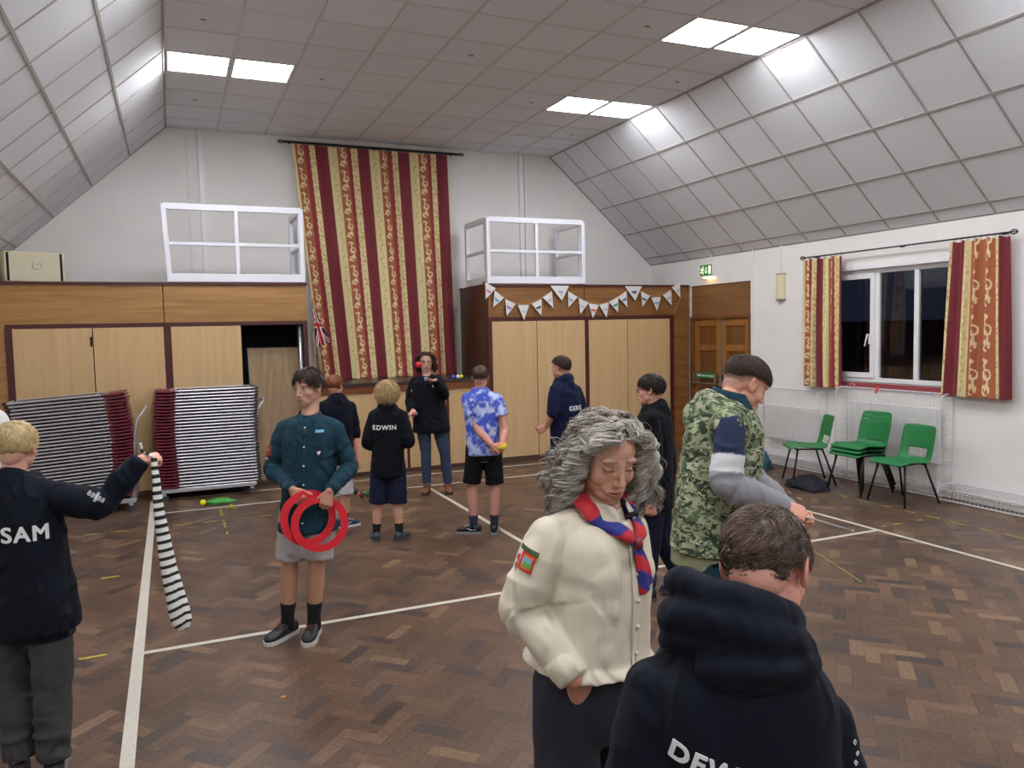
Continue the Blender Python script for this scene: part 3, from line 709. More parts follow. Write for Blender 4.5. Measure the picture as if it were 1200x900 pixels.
curtain('drape', (XRd, y1c), (XRd, y0c), zr-.03, onX(962, 453, XRd)[2], 5.5, .035, 1.05, .60, c1, res=.006, u0=.60*.42, nout=V(-1, 0, 0), seed=9, gather=.5); rings(c1, y0c+.02, y1c-.02, 8)
c2 = thing('window_curtain', (XRd, 5.2, 1.1), 'wide gathered damask curtain on the near side of the window', 'curtain', 'damask curtains at the window')
y0c, y1c = yl(1185, 280), yl(1117, 285)
curtain('drape', (XRd, y1c+.02), (XRd, y0c+.02), zr-.03, onX(1145, 466, XRd)[2], 5, .035, 1.28, .90, c2, res=.006, u0=0, smap=((0, .05, .06, .32, .33, .44, .45, .98, .99, 1.10, 1.11, 1.28), (.95, .99, 1.0, 1.30, 1.34, 1.54, 1.55, 1.764, 1.89, 1.99, 2.01, 2.30), .585), ms=1.35, nout=V(-1, 0, 0), seed=12, gather=.5, flare=.22, spread=.6); rings(c2, y0c+.03, y1c-.02, 9)

# ================================================================== RADIATOR GUARDS
M_wire = mat('white_wire', (206, 206, 210), .4)
def guard(label, y0, y1, z0_, z1_, dp, pitch=.04, curved=True):
    t = thing('radiator_guard', (XR, (y0+y1)/2, z0_), label, 'radiator guard', 'white wire guards along the window wall')
    m = MB(); x1 = XR-.004; x0 = XR-dp; R = min(.09, dp*.8)
    def prof():
        p = [V(x0, 0, z0_)]
        if curved:
            p += [V(x0, 0, z1_-R)]+[V(x0+R-R*math.cos(a), 0, z1_-R+R*math.sin(a)) for a in np.linspace(.3, PI/2, 4)]
        else: p += [V(x0, 0, z1_)]
        return p+[V(x1, 0, z1_)]
    pr = prof()
    for y in np.arange(y0, y1+.001, pitch): m.tube([p+V(0, y, 0) for p in pr], .0030, 4, cap=False)
    for z in np.arange(z0_+pitch*2, z1_-R, pitch*2.0): m.tube([V(x0-.003, y0, z), V(x0-.003, y1, z)], .0027, 4, cap=False)
    for x in np.arange(x0+R, x1, .05): m.tube([V(x, y0, z1_+.002), V(x, y1, z1_+.002)], .0027, 4, cap=False)
    for y in (y0, y1):
        for z in np.arange(z0_+.03, z1_-.02, pitch*1.5): m.tube([V(x0, y, z), V(x1, y, z)], .002, 4, cap=False)
    m.build('wire_mesh', M_wire, t)
    f = MB()
    for y in (y0, y1): f.tube([p+V(0, y, 0) for p in pr], .007, 8); f.tube([V(x1, y, z0_), V(x1, y, z1_)], .007, 8)
    f.tube([V(x0, y0, z0_+.01), V(x0, y1, z0_+.01)], .007, 8); f.tube([V(x1-.005, y0, z1_), V(x1-.005, y1, z1_)], .006, 8)
    f.build('frame', M_wire, t)
    return t
gy0, gy1 = onX(1102, 470, XR-.2)[1], onX(979, 456, XR-.2)[1]
guard('tall white wire guard below the window, behind the green chairs', gy0, gy1, .02, 1.11, .2)
hy0, hy1 = onX(960, 465, XR-.14)[1], onX(886, 465, XR-.14)[1]
guard('white wire guard beside the fire door, left of the green chairs', hy0, min(hy1, DY0-.02), .12, 1.02, .14)
guard('low white wire guard over the pipes at the wall foot, nearest the camera', 1.2, gy0-.02, .02, .17, .26, .045)
guard('low white wire guard over the pipes at the wall foot, under the taller guards', gy1+.03, DY0-.03, .02, .11, .2, .045)
# radiators behind
M_radi = mat('radiator_white', (222, 221, 218), .4)
def radiator(y0, y1, z0_, z1_, label):
    t = thing('radiator', (XR-.06, (y0+y1)/2, z0_), label, 'radiator', 'white panel radiators on the window wall')
    MB().box2((XR-.09, y0, z0_), (XR-.04, y1, z1_), bev=.008).build('panel', M_radi, t)
    f = MB()
    for y in np.arange(y0+.03, y1-.02, .05): f.box2((XR-.096, y, z0_+.04), (XR-.09, y+.022, z1_-.04), bev=.002)
    f.build('ribbing', M_radi, t)
    MB().tube([(XR-.06, y0+.03, .0), (XR-.06, y0+.03, z0_)], .008, 8).build('pipe', M_radi, t)
radiator(gy0+.1, gy1-.1, .35, .95, 'white panel radiator behind the tall wire guard'); radiator(hy0+.1, min(hy1, DY0)-.12, .35, .80, 'white panel radiator behind the guard beside the fire door')
pp = MB().tube([(XR-.05, YF, .07), (XR-.05, DY0-.05, .07)], .014, 8); pp.tube([(XR-.09, YF, .10), (XR-.09, DY0-.05, .10)], .011, 8); struct(pp, 'heating_pipes', M_radi)
# ================================================================== PROPS
M_burg = mat('burgundy_plastic', (112, 34, 52), .38)
M_silv = mat('silver_tube', (196, 196, 202), .32, .55)
M_blk = mat('black_plastic', (22, 22, 24), .45)
def rrect(x0, x1, y0, y1, r, z, n=5):
    pts = []
    for cx, cy, a0 in ((x1-r, y1-r, 0), (x0+r, y1-r, 90), (x0+r, y0+r, 180), (x1-r, y0+r, 270)):
        for k in range(n): a = math.radians(a0+90*k/(n-1)); pts.append(V(cx+r*math.cos(a), cy+r*math.sin(a), z))
    return pts
def make_folded_chair():
    """folded flat on its side-long face: x along the chair, backrest at -x"""
    t = thing('folding_chair', (0, 0, 0), 'x', 'folding chair')
    m = MB(); m.tube(rrect(.0, .92, -.22, .22, .05, 0), .0105, 8, closed=True); m.tube(rrect(.10, .86, -.19, .19, .04, .002), .006, 8, closed=True)
    m.build('frame', M_silv, t, local=True, smooth=False)
    MB().box2((.06, -.20, -.005), (.88, .20, .004)).build('seat', M_blk, t, local=True)  # black colour puts in the shade of the gaps between stacked chairs
    b = MB(); n = 9
    prof = [(-.165+.0, .012), (-.172, .004), (-.165, -.008), (-.10, -.011), (.04, -.012), (.04, .006), (-.09, .006), (-.14, .013)]
    for y0, y1 in ((-.245, .245),): b.prism([V(x, y0, z) for x, z in prof], (0, y1-y0, 0))
    b.tube([V(-.165, -.245, .004), V(-.165, .245, .004)], .012, 8)
    b.build('backrest', M_burg, t, local=True)
    for y in (-.20, .20):
        f = MB().tube([V(.885, y, .0), V(.945, y, .0)], .0165, 8); f.build('foot', M_blk, t, local=True)
    return t
def make_trolley(name_label, loc, L_, flip):
    t = thing('chair_trolley', loc, name_label, 'trolley', 'chair trolleys in front of the cupboards')
    m = MB(); z = .12
    for y in (-.22, .22): m.bar((-L_/2, y, z), (L_/2, y, z), .04, .045, bev=.003)
    for x in (-L_/2+.03, 0, L_/2-.03): m.bar((x, -.22, z-.005), (x, .22, z-.005), .04, .03)
    s = 1 if flip else -1
    m.build('base_frame', M_silv, t, local=True)
    h = MB(); xe = s*(L_/2+.0)
    h.tube([V(xe, -.2, z), V(xe+s*.01, -.2, .8), V(xe+s*.05, -.19, 1.0), V(xe+s*.12, -.17, 1.09), V(xe+s*.14, .0, 1.12), V(xe+s*.12, .17, 1.09), V(xe+s*.05, .19, 1.0), V(xe+s*.01, .2, .8), V(xe, .2, z)], .011, 8)
    h.build('push_handle', M_silv, t, local=True, smooth=True)
    for x in (-L_/2+.05, L_/2-.05):
        for y in (-.2, .2):
            c = MB().box2((x-.022, y-.025, .065), (x+.022, y+.025, .1)).build('caster', M_silv, t, local=True)
            w_ = MB(); w_.tube([V(x+.012, y-.014, .038), V(x+.012, y+.014, .038)], .038, 16); w_.build('wheel', mat('wheel_grey', (70, 70, 74), .5), c, local=True)
    return t
proto = None
ord_ = ['bottom', '2nd from the bottom', '3rd from the bottom']+['%dth from the bottom' % k for k in range(4, 21)]+['21st from the bottom', '22nd from the bottom', '23rd from the bottom']+['%dth from the bottom' % k for k in range(24, 31)]+['31st from the bottom', '32nd from the bottom', 'topmost']
def chair_stack(org, rz, tilt, flip, n, pitch, z0_, who, grp, bulge):
    global proto
    r = np.random.default_rng(int(abs(org[0])*100)+3)
    for k in range(n):
        if proto is None: proto = make_folded_chair(); c = proto
        else: c = copy_tree(proto)
        s = -1 if flip else 1
        z = z0_+k*pitch
        xo = bulge*math.sin(PI*min(1, k/n*1.0))*s*-1+.004*r.standard_normal()
        ln = -math.tan(tilt)*(z-z0_)
        M_ = Matrix.Rotation(rz, 4, 'Z')@Matrix.Rotation(tilt, 4, 'Y')
        if flip: M_ = M_@Matrix.Rotation(PI, 4, 'Z')
        off = Matrix.Rotation(rz, 4, 'Z')@Vector((xo-ln*.6, .003*r.standard_normal(), 0))
        c.matrix_world = Matrix.Translation(Vector(org)+Vector((0, 0, z))+off)@M_
        c['label'] = 'folding chair, %s in the stack %s' % ('topmost' if k == n-1 else ord_[k], who); c['group'] = grp; c['category'] = 'folding chair'
PIT = .0365
chair_stack(V(-.02, 9.86, 0), math.radians(0), 0, False, 31, PIT, .165, 'beside the open bay', 'folding chairs flat on the right trolley', .02)
tr1 = make_trolley('grey wheeled trolley under the chair stack beside the open cupboard bay', (.33, 9.86, 0), 1.06, True)
tiltL = math.radians(-3.2)
chair_stack(V(-.62, 9.52, 0), math.radians(-1), tiltL, True, 31, PIT, .185, 'behind the sock boy', 'folding chairs flat on the left trolley', .05)
tr2 = make_trolley('grey wheeled trolley with curved handle under the chair stack near the left wall', (-.92, 9.52, 0), 1.0, True)

# green polypropylene chairs
M_poly = mat('green_plastic', (28, 118, 62), .42, bump=.12, bump_scale=500)
M_leg = mat('black_tube', (20, 20, 22), .4, .3)
def make_green_chair():
    t = thing('plastic_chair', (0, 0, 0), 'x', 'chair')
    # profile of the one-piece shell: (y, z), front lip -> seat -> bend -> top of the back, facing +y
    pr = [(.235, .425), (.228, .442), (.20, .452), (.10, .446), (.0, .436), (-.10, .430), (-.155, .436), (-.190, .458), (-.212, .50), (-.232, .58), (-.252, .68), (-.270, .765), (-.280, .795), (-.284, .80)]
    ws = [.195, .21, .222, .226, .224, .216, .206, .198, .196, .198, .200, .195, .180, .168]
    # resample
    P_ = np.array(pr); d = np.r_[0, np.cumsum(np.hypot(*np.diff(P_, axis=0).T))]; S = np.linspace(0, d[-1], 44)
    Y_, Z_, W_ = (np.interp(S, d, q) for q in (P_[:, 0], P_[:, 1], ws))
    nu = 29; m = MB(); vs = []
    for y, z, w_, s in zip(Y_, Z_, W_, S):
        for k in range(nu):
            a = -1+2*k/(nu-1); back = min(1, max(0, (s-.36)/.12))
            cx = a*w_; dish = abs(a)**2.6
            vs.append((cx, y+back*.035*dish, z+(1-back)*(.016*dish if s > .08 else .0)-(1-back)*.0))
    fs = []
    for (a, b, c, d_) in grid_mesh(44, nu):
        i, j = divmod(a, nu); u = (j+.5)/(nu-1)*2-1; s = S[i]
        zc = Z_[i]
        if 0.474 < zc < .548 and Y_[i] < -.18 and abs(u) < .60: continue
        fs.append((a, b, c, d_))
    m.add(vs, fs); o = m.build('seat_shell', M_poly, t, smooth=True, local=True)
    sd = o.modifiers.new('thickness', 'SOLIDIFY'); sd.thickness = .007; sd.offset = 0
    for sx in (-1, 1):
        m = MB(); m.tube([V(sx*.235, .225, .012), V(sx*.165, .150, .42)], .0115, 8); m.build('leg', M_leg, t, local=True, smooth=True)
        m = MB(); m.tube([V(sx*.225, -.265, .012), V(sx*.160, -.130, .42)], .0115, 8); m.build('leg', M_leg, t, local=True, smooth=True)
        for y in ((.228, -.268)): pass
    m = MB()
    for y in (.150, -.130): m.tube([V(-.165, y, .42), V(.165, y, .42)], .0115, 8)
    for sx in (-1, 1): m.tube([V(sx*.12, .15, .422), V(sx*.12, -.13, .422)], .009, 8)
    m.build('seat_frame', M_leg, t, local=True, smooth=True)
    return t
gc = make_green_chair()
def put_green(c, x, y, z, rz, label, group=None):
    c.location = (x, y, z); c.rotation_euler = (0, 0, rz); c['label'] = label; c['category'] = 'chair'
    if group: c['group'] = group
GG = 'green plastic chairs against the radiator guard'
put_green(gc, 6.86, 5.68, 0, math.radians(88), 'green plastic chair standing alone right of the chair stack', GG)
put_green(copy_tree(gc), 6.80, 6.93, 0, math.radians(60), 'green plastic chair standing alone left of the chair stack, over the dark coat', GG)
for k, s in enumerate(('bottom', 'middle', 'topmost')):
    put_green(copy_tree(gc), 6.90+.012*k, 6.27-.003*k, .042*k, math.radians(90), 'green plastic chair, %s of the three stacked by the radiator guard' % s, GG)

# lumpy cloth heaps
def heap(name, c, r, label, cat, m_, seed=0, parts=26):
    rr_ = np.random.default_rng(seed); m = MB(); m.sphere((0, 0, 0), 1, 64, 40); v = np.vstack(m.v)
    n = vnoise(v*1.7+seed*3)*.28+vnoise(v*4.1+seed*9)*.13+np.abs(vnoise(v*7+seed))*-.10
    v = v*(1+n)[:, None]; v = v*np.array(r); v[:, 2] = np.maximum(v[:, 2], -.02*0)+0; v[:, 2] = np.where(v[:, 2] < .004, .004, v[:, 2])
    m.v = [v+V(*c)]; o = m.build(name, m_, None, smooth=True); return tag(o, label, cat)
M_navyc = mat('navy_cloth', (13, 16, 28), .85, bump=.2, bump_scale=300)
heap('coat', (6.62, 6.72, 0), (.20, .27, .13), 'dark navy coat dropped in a heap under the green chair', 'coat', M_navyc, 3)
heap('bag', (7.02, 7.95, 0), (.12, .16, .20), 'teal cloth bag on the floor by the radiator guard', 'bag', mat('teal_cloth', (36, 78, 92), .8), 5)
rd = onX(1032, 455, XR-.1); tag(MB().tube([rd+V(0, .03, .02), rd+V(-.05, 0, .0), rd+V(-.1, -.02, -.05)], .012, 8, flat=.4).build('ribbon', mat('ribbon_red', (200, 30, 48), .5)), 'small red ribbon lying over the top of the tall wire guard', 'ribbon')
rd = onX(1000, 451, XR-.1); tag(MB().tube([rd+V(0, .06, .005), rd+V(0, 0, .015), rd+V(-.04, -.06, .0)], .01, 8, flat=.4).build('ribbon', mat('ribbon_pink', (226, 130, 160), .5)), 'small pink ribbon lying on top of the tall wire guard', 'ribbon')

# bunting
bt = thing('bunting', (5.6, YC-.03, 2.5), 'string of small white decorated paper pennants across the right cupboard', 'bunting')
fl = [(145, 338, 0), (178, 372, 0), (220, 400, 0), (270, 414, 0), (320, 400, 0), (360, 373, 0), (408, 340, 1), (457, 372, 0), (498, 396, 0), (537, 410, 0), (576, 408, 0), (612, 392, 0), (645, 372, 0), (687, 342, 1), (733, 370, 0), (774, 384, 0), (815, 366, 0), (848, 337, 0)]
pts = [onY(530+x/3.243, 230+y/3.243, YC-.03) for x, y, _ in fl]
string = [onY(570.5, 334, YC-.03)]+pts+[onY(796, 334, YC-.03)]
sm = MB(); sm.tube(string, .004, 5); sm.tube([string[-1], string[-1]+V(.02, 0, -.2), string[-1]+V(-.10, 0, -.44)], .004, 5); sm.build('string', mat('string_tan', (190, 160, 110), .7), bt)
M_pap = mat('pennant_paper', (214, 212, 212), .7)
marks = [(226, 120, 160), (90, 160, 200), (150, 110, 190), (190, 190, 200), (60, 60, 70), (170, 180, 190), (160, 170, 190), (150, 160, 200), (180, 180, 190), (220, 90, 80), (180, 180, 190), (60, 150, 150), (70, 120, 160), (60, 60, 130), (90, 90, 100), (120, 160, 180), (170, 180, 190), (170, 180, 190)]
for i, (x, y, big) in enumerate(fl):
    c = pts[i]; a, b = (string[i]+c)/2 if i else string[0], (c+string[i+2])/2
    d = nrm(b-a); wdt = .105 if big else .088; hh = .21
    up = V(0, 0, 1)-d*d[2]; dn = -nrm(V(0, 0, 1)-d*d[2]*.8)
    yo = V(0, -.004-.003*(i % 3), 0)
    if big: d = V(1, 0, 0); dn = nrm(V(.12, 0, -1)); wdt = .15; hh = .22
    f = MB().prism([c-d*wdt+yo, c+d*wdt+yo, c+dn*hh+yo+V(0, -.01, 0)], (0, -.002, 0)).build('pennant', M_pap, bt)
    mk = MB(); q = c+dn*.075+yo+V(0, -.007, 0)
    mk.prism([q-d*.045+dn*.0, q+d*.045+dn*.0, q+d*.03+dn*.035, q-d*.03+dn*.03], (0, -.001, 0), marks[i]); mk.prism([q-d*.02+dn*.05, q+d*.018+dn*.045, q+dn*.085], (0, -.001, 0), marks[(i+5) % 18])
    mk.build('drawing', mat('crayon', (128, 128, 128), .7, attr=True), f, attr=True)

# union flag hanging in folds from a thin pole
fp = onY(367, 352, YC-.09)
fg = thing('flag', (fp[0], YC-.09, fp[2]), 'small union flag hanging in folds beside the striped curtain', 'flag')
bcol = {'b': lin((26, 30, 72)), 'r': lin((190, 36, 50)), 'w': lin((226, 224, 226))}
nu, nv = 90, 60
U, W2 = np.meshgrid(np.linspace(0, 1, nu), np.linspace(0, 1, nv), indexing='ij')  # U along length (down), W2 across height
X_, Y2 = (U-.5)*2, (W2-.5)
cc = np.zeros(U.shape+(3,)); cc[:] = bcol['b']
dd1, dd2 = np.abs(Y2-X_/2)/1.118*1.0, np.abs(Y2+X_/2)/1.118
cc[(dd1 < .10) | (dd2 < .10)] = bcol['w']; cc[(dd1 < .035) | (dd2 < .035)] = bcol['r']
cc[(np.abs(Y2) < .167) | (np.abs(X_) < .167)] = bcol['w']; cc[(np.abs(Y2) < .1) | (np.abs(X_) < .1)] = bcol['r']
fold = np.sin(W2*PI*5+U*1.5)
hx = (.03+.15*U)*(W2-.35)+.10*U; hz = -.60*U-(W2)*.10*(1-U)+.07*W2*U
pos = np.stack([fp[0]+hx-.02, YC-.09+.03*fold*(.4+.6*U), fp[2]+hz], -1)
m = MB(); m.add(pos.reshape(-1, 3), grid_mesh(nu, nv), cc.reshape(-1, 3)); o = m.build('cloth', mat('flag_cloth', (128, 128, 128), .7, attr=True), fg, smooth=True, attr=True)
o.modifiers.new('thickness', 'SOLIDIFY').thickness = .0015
MB().tube([V(fp[0]-.005, YC-.09, 1.0), V(fp[0]-.005, YC-.09, fp[2]+.03)], .009, 8).build('pole', M_pan, fg)

# juggling gear on the floor and on the ledge
def fl_(x, y, r): p = onfloor(x, y); return p+V(0, 0, r)
ball(fl_(238, 594, .034)+V(0, 0, .014), .034, [(238, 222, 20)], 'bright yellow ball on the green bag before the chair stack')
ball(fl_(271, 597, .028), .028, [(170, 160, 40)], 'small dull yellow ball on the painted line beside the green bag')
heap('cloth_bag', tuple(fl_(258, 589, 0)*[1, 1, 0]), (.15, .09, .05), 'flattened green cloth bag on the floor before the chair stack', 'bag', mat('lime_cloth', (70, 160, 70), .6), 8)
ball(fl_(424, 583, .033), .033, [(150, 30, 40), (30, 90, 60)], 'red and green ball on the floor left of the boy in the EDWIN hoodie')
ball(fl_(431, 582, .033), .033, [(40, 110, 70), (30, 30, 40), (190, 40, 50)], 'dark green and red ball beside the other, on the floor behind EDWIN')
ball(fl_(417, 579, .03), .03, [(40, 40, 50), (40, 40, 50), (150, 50, 50)], 'dark ball leftmost of three on the floor behind EDWIN')
lz = 1.225
for i, (x, col, s) in enumerate(((533, (70, 90, 200), 'blue'), (538, (240, 240, 244), 'white'), (541, (226, 220, 60), 'yellow'))):
    p = onY(x, 441, YC+.03); ball(V(p[0]-.03+.01*i, YC+.02, lz+.028), .028, [col], '%s juggling ball on the ledge right of the striped curtain' % s)
def scrap(x, y, col, s=.02): 
    p = onfloor(x, y); m = MB(); m.prism([p+V(-s, -s*.4, .001), p+V(s*.3, -s*.8, .001), p+V(s, s*.4, .001), p+V(-s*.2, s*.7, .001)], (0, 0, .0015)); o = m.build('paper_scrap', mat('scrap_%d' % sum(col), col, .8)); return o
for i, (x, y, col, s, w_) in enumerate([(469, 602, (120, 190, 160), .035, 'pale green paper scrap on the floor beside the EDWIN boy'), (437, 586, (110, 160, 110), .03, 'green paper scrap on the floor by the balls'),
     (408, 593, (180, 160, 130), .03, 'tan paper scrap on the floor left of EDWIN'), (447, 603, (150, 180, 160), .02, 'tiny pale scrap on the floor left of EDWIN legs'), (214, 573, (200, 200, 200), .012, 'tiny white scrap on the floor beneath the chair stack'),
     (332, 817, (170, 120, 60), .02, 'small orange-brown scrap on the near floor')]):
    tag(scrap(x, y, col, s), w_, 'paper scrap')
# ================================================================== PEOPLE: tools
def cat_rom(pts, sub):
    pts = np.asarray(pts, float); n = len(pts); out = []
    for i in range(n-1):
        p0 = pts[max(i-1, 0)]; p1 = pts[i]; p2 = pts[i+1]; p3 = pts[min(i+2, n-1)]
        for k in range(sub):
            t = k/sub; t2, t3 = t*t, t*t*t
            out.append(.5*((2*p1)+(-p0+p2)*t+(2*p0-5*p1+4*p2-p3)*t2+(-p0+3*p1-3*p2+p3)*t3))
    out.append(pts[-1]); return np.array(out)
def loft(mb, rings, seg=24, sub=4, pw=2.0, col=None):
    """rings: (centre, lateral axis, depth axis, rx, ry)"""
    R_ = cat_rom([np.r_[r[0], r[1], r[2], r[3], r[4]] for r in rings], sub); vs = []
    for q in R_:
        L_, Dd = nrm(q[3:6]), nrm(q[6:9])
        for k in range(seg):
            a = 2*PI*k/seg; c, s = math.cos(a), math.sin(a)
            c = math.copysign(abs(c)**(2/pw), c); s = math.copysign(abs(s)**(2/pw), s)
            vs.append(q[:3]+L_*q[9]*c+Dd*q[10]*s)
    n = len(R_); fs = [(i*seg+k, i*seg+(k+1) % seg, (i+1)*seg+(k+1) % seg, (i+1)*seg+k) for i in range(n-1) for k in range(seg)]
    fs += [tuple(range(seg-1, -1, -1)), tuple((n-1)*seg+k for k in range(seg))]
    return mb.add(vs, fs, col)
def limb(mb, pts, rad, sub=5, seg=16, flat=1.0, up=None):
    q = cat_rom([np.r_[p, r] for p, r in zip(pts, rad)], sub)
    mb.tube([x[:3] for x in q], q[:, 3], seg, flat=flat, up=up)
    if flat > .9:
        mb.sphere(q[0][:3], q[0][3], 14, 9); mb.sphere(q[-1][:3], q[-1][3], 14, 9)
def remesh(mb, vox, smooth=4, fac=.5):
    """fuse overlapping solids into one skin; returns vertex and face arrays"""
    me = bpy.data.meshes.new('skin'); me.from_pydata(np.vstack(mb.v).tolist(), [], mb.f); me.update()
    bm = bmesh.new(); bm.from_mesh(me); bmesh.ops.triangulate(bm, faces=bm.faces); bmesh.ops.recalc_face_normals(bm, faces=bm.faces); bm.to_mesh(me); bm.free()
    o = bpy.data.objects.new('skin', me); COL.objects.link(o)
    r = o.modifiers.new('r', 'REMESH'); r.mode = 'VOXEL'; r.voxel_size = vox; r.adaptivity = 0
    if smooth: s = o.modifiers.new('s', 'SMOOTH'); s.factor = fac; s.iterations = smooth
    dg = bpy.context.evaluated_depsgraph_get(); dg.update(); ev = o.evaluated_get(dg); m2 = ev.to_mesh()
    v = np.empty(len(m2.vertices)*3); m2.vertices.foreach_get('co', v); v = v.reshape(-1, 3)
    f = [tuple(p.vertices) for p in m2.polygons]
    nn = np.empty(len(m2.vertices)*3); m2.vertex_normals.foreach_get('vector', nn); nn = nn.reshape(-1, 3)
    ev.to_mesh_clear(); COL.objects.unlink(o); bpy.data.objects.remove(o); bpy.data.meshes.remove(me)
    return v, f, nn
def join(chunks):
    v = []; f = []; c = []; n = 0
    for (a, b, d) in chunks: v.append(a); f += [tuple(i+n for i in q) for q in b]; c.append(d); n += len(a)
    return np.vstack(v), f, np.vstack(c)
def mesh_obj(name, v, f, m, parent, col=None, smooth=True):
    if parent is not None: v = v-world_loc(parent)
    me = bpy.data.meshes.new(name); me.from_pydata(v.tolist(), [], f); me.update()
    if col is not None: set_col(me, col)
    o = bpy.data.objects.new(name, me); COL.objects.link(o)
    for mm in (m if isinstance(m, (list, tuple)) else [m]): me.materials.append(mm)
    if smooth: me.polygons.foreach_set('use_smooth', [True]*len(me.polygons))
    if parent is not None: o.parent = parent
    return o
def wrinkle(v, n, bones, base=.004, fr=9, seed=0.0):
    """cloth folds: soft noise everywhere plus transverse folds along the bones"""
    d = base*vnoise(v*fr+seed)+base*.5*vnoise(v*fr*2.3+seed*2)
    best = np.full(len(v), 9.9); tt = np.zeros(len(v)); am = np.zeros(len(v)); fq = np.ones(len(v)); ln = np.ones(len(v)); ct = np.full(len(v), 9.9)
    for (a, b, amp, f_, c_) in bones:
        a = np.asarray(a); b = np.asarray(b); ab = b-a; L_ = np.linalg.norm(ab); t = np.clip((v-a)@ab/L_**2, 0, 1); q = a+t[:, None]*ab; r = np.linalg.norm(v-q, axis=1)
        m = r < best; best[m] = r[m]; tt[m] = (t*L_)[m]; am[m] = amp; fq[m] = f_; ct[m] = (np.abs(t-c_)*L_)[m]
    w = vnoise(np.stack([tt*fq+vnoise(v*7+seed)*1.1, v[:, 0]*5+seed, v[:, 1]*5+v[:, 2]*3], -1))
    w = 1-np.abs(w)*2.2
    loc = .35+.65*np.exp(-(ct/.11)**2)
    return v+n*(d+am*w*loc)[:, None]
SKIN = mat('skin', (200, 150, 125), .5, attr=True, bump=.05, bump_scale=300); SKIN.node_tree.nodes['Principled BSDF'].inputs['Subsurface Weight'].default_value = .08
SKIN.node_tree.nodes['Principled BSDF'].inputs['Subsurface Radius'].default_value = (.01, .004, .002)
HAIRM = mat('hair', (90, 70, 50), .45, attr=True, spec=.4)
class Head:
    def __init__(s, c, f, u, k): s.c = np.asarray(c, float); s.f = nrm(f); s.u = nrm(u-np.dot(u, s.f)*s.f); s.s = np.cross(s.f, s.u); s.k = k; s.M = np.array([s.s, s.f, s.u])
    def w(s, x, y, z): return s.c+(s.s*x+s.f*y+s.u*z)*s.k
    def loc(s, v): return (v-s.c)@s.M.T/s.k
def head_pieces(mb, H, jaw=1.0, nose=1.0, cheek=1.0, ear=1.0):
    def E(c, r, rot=None):
        M_ = H.M if rot is None else rot@H.M
        mb.sphere(H.w(*c), np.array(r)*H.k, 28, 20, M=M_)
    E((0, -.012, .03), (.0735, .093, .080)); E((0, .020, .0), (.063, .066, .084)); E((0, -.045, -.02), (.055, .048, .06))
    E((0, .022, -.056), (.055*jaw, .054, .048)); E((0, .056, -.094), (.029*jaw, .023, .020)); E((0, .040, -.076), (.045*jaw, .043, .031)); E((0, .052, -.050), (.040, .034, .040))
    for sx in (-1, 1):
        E((sx*.033, .040, -.026), (.030*cheek, .034, .032*cheek)); E((sx*.040, .015, -.050), (.022*jaw, .040, .030)); E((sx*.026, .066, .023), (.026, .015, .010))
        E((sx*.0105, .088, -.033), (.0080, .011, .0070)); E((sx*.031, .066, -.001), (.0145, .0145, .0125))
        a = sx*.35; rot = np.array([[math.cos(a), math.sin(a), 0], [-math.sin(a), math.cos(a), 0], [0, 0, 1]])
        E((sx*.077, -.008, .0), (.007, .019*ear, .030*ear), rot); E((sx*.075, -.004, -.022), (.007, .011, .012))
    limb(mb, [H.w(0, .079, .020), H.w(0, .084+.003*nose, .0), H.w(0, .090+.006*nose, -.018), H.w(0, .091+.008*nose, -.029)], np.array([.0075, .0066, .0078, .0090])*H.k, 4, 12)
    E((0, .084, -.056), (.021, .0105, .0058)); E((0, .082, -.067), (.018, .0115, .0070)); E((0, .070, -.060), (.032, .018, .020))
def head_shape(v, n, H, open_=0.0):
    l = H.loc(v); d = np.zeros(len(v)); fr = l[:, 1] > .03
    for sx in (-1, 1):
        g = np.exp(-(((l[:, 0]-sx*.031)/.019)**2+((l[:, 2]-.004)/.011)**2)); d -= .0045*g*fr
        g = np.exp(-(((l[:, 0]-sx*.0145)/.005)**2+((l[:, 2]-.008)/.014)**2)); d -= .003*g*fr
        # hollow of the ear
        g = np.exp(-(((l[:, 1]+.004)/.009)**2+((l[:, 2]-.004)/.014)**2))*(np.abs(l[:, 0]) > .07); d -= .0035*g
    g = np.exp(-((l[:, 2]+.0615)/.0017)**2)*np.exp(-(l[:, 0]/.02)**2)*(l[:, 1] > .07); d -= .0025*g
    g = np.exp(-((l[:, 2]+.046)/.005)**2)*np.exp(-(l[:, 0]/.004)**2)*(l[:, 1] > .07); d -= .001*g
    return v+n*(d*H.k)[:, None]
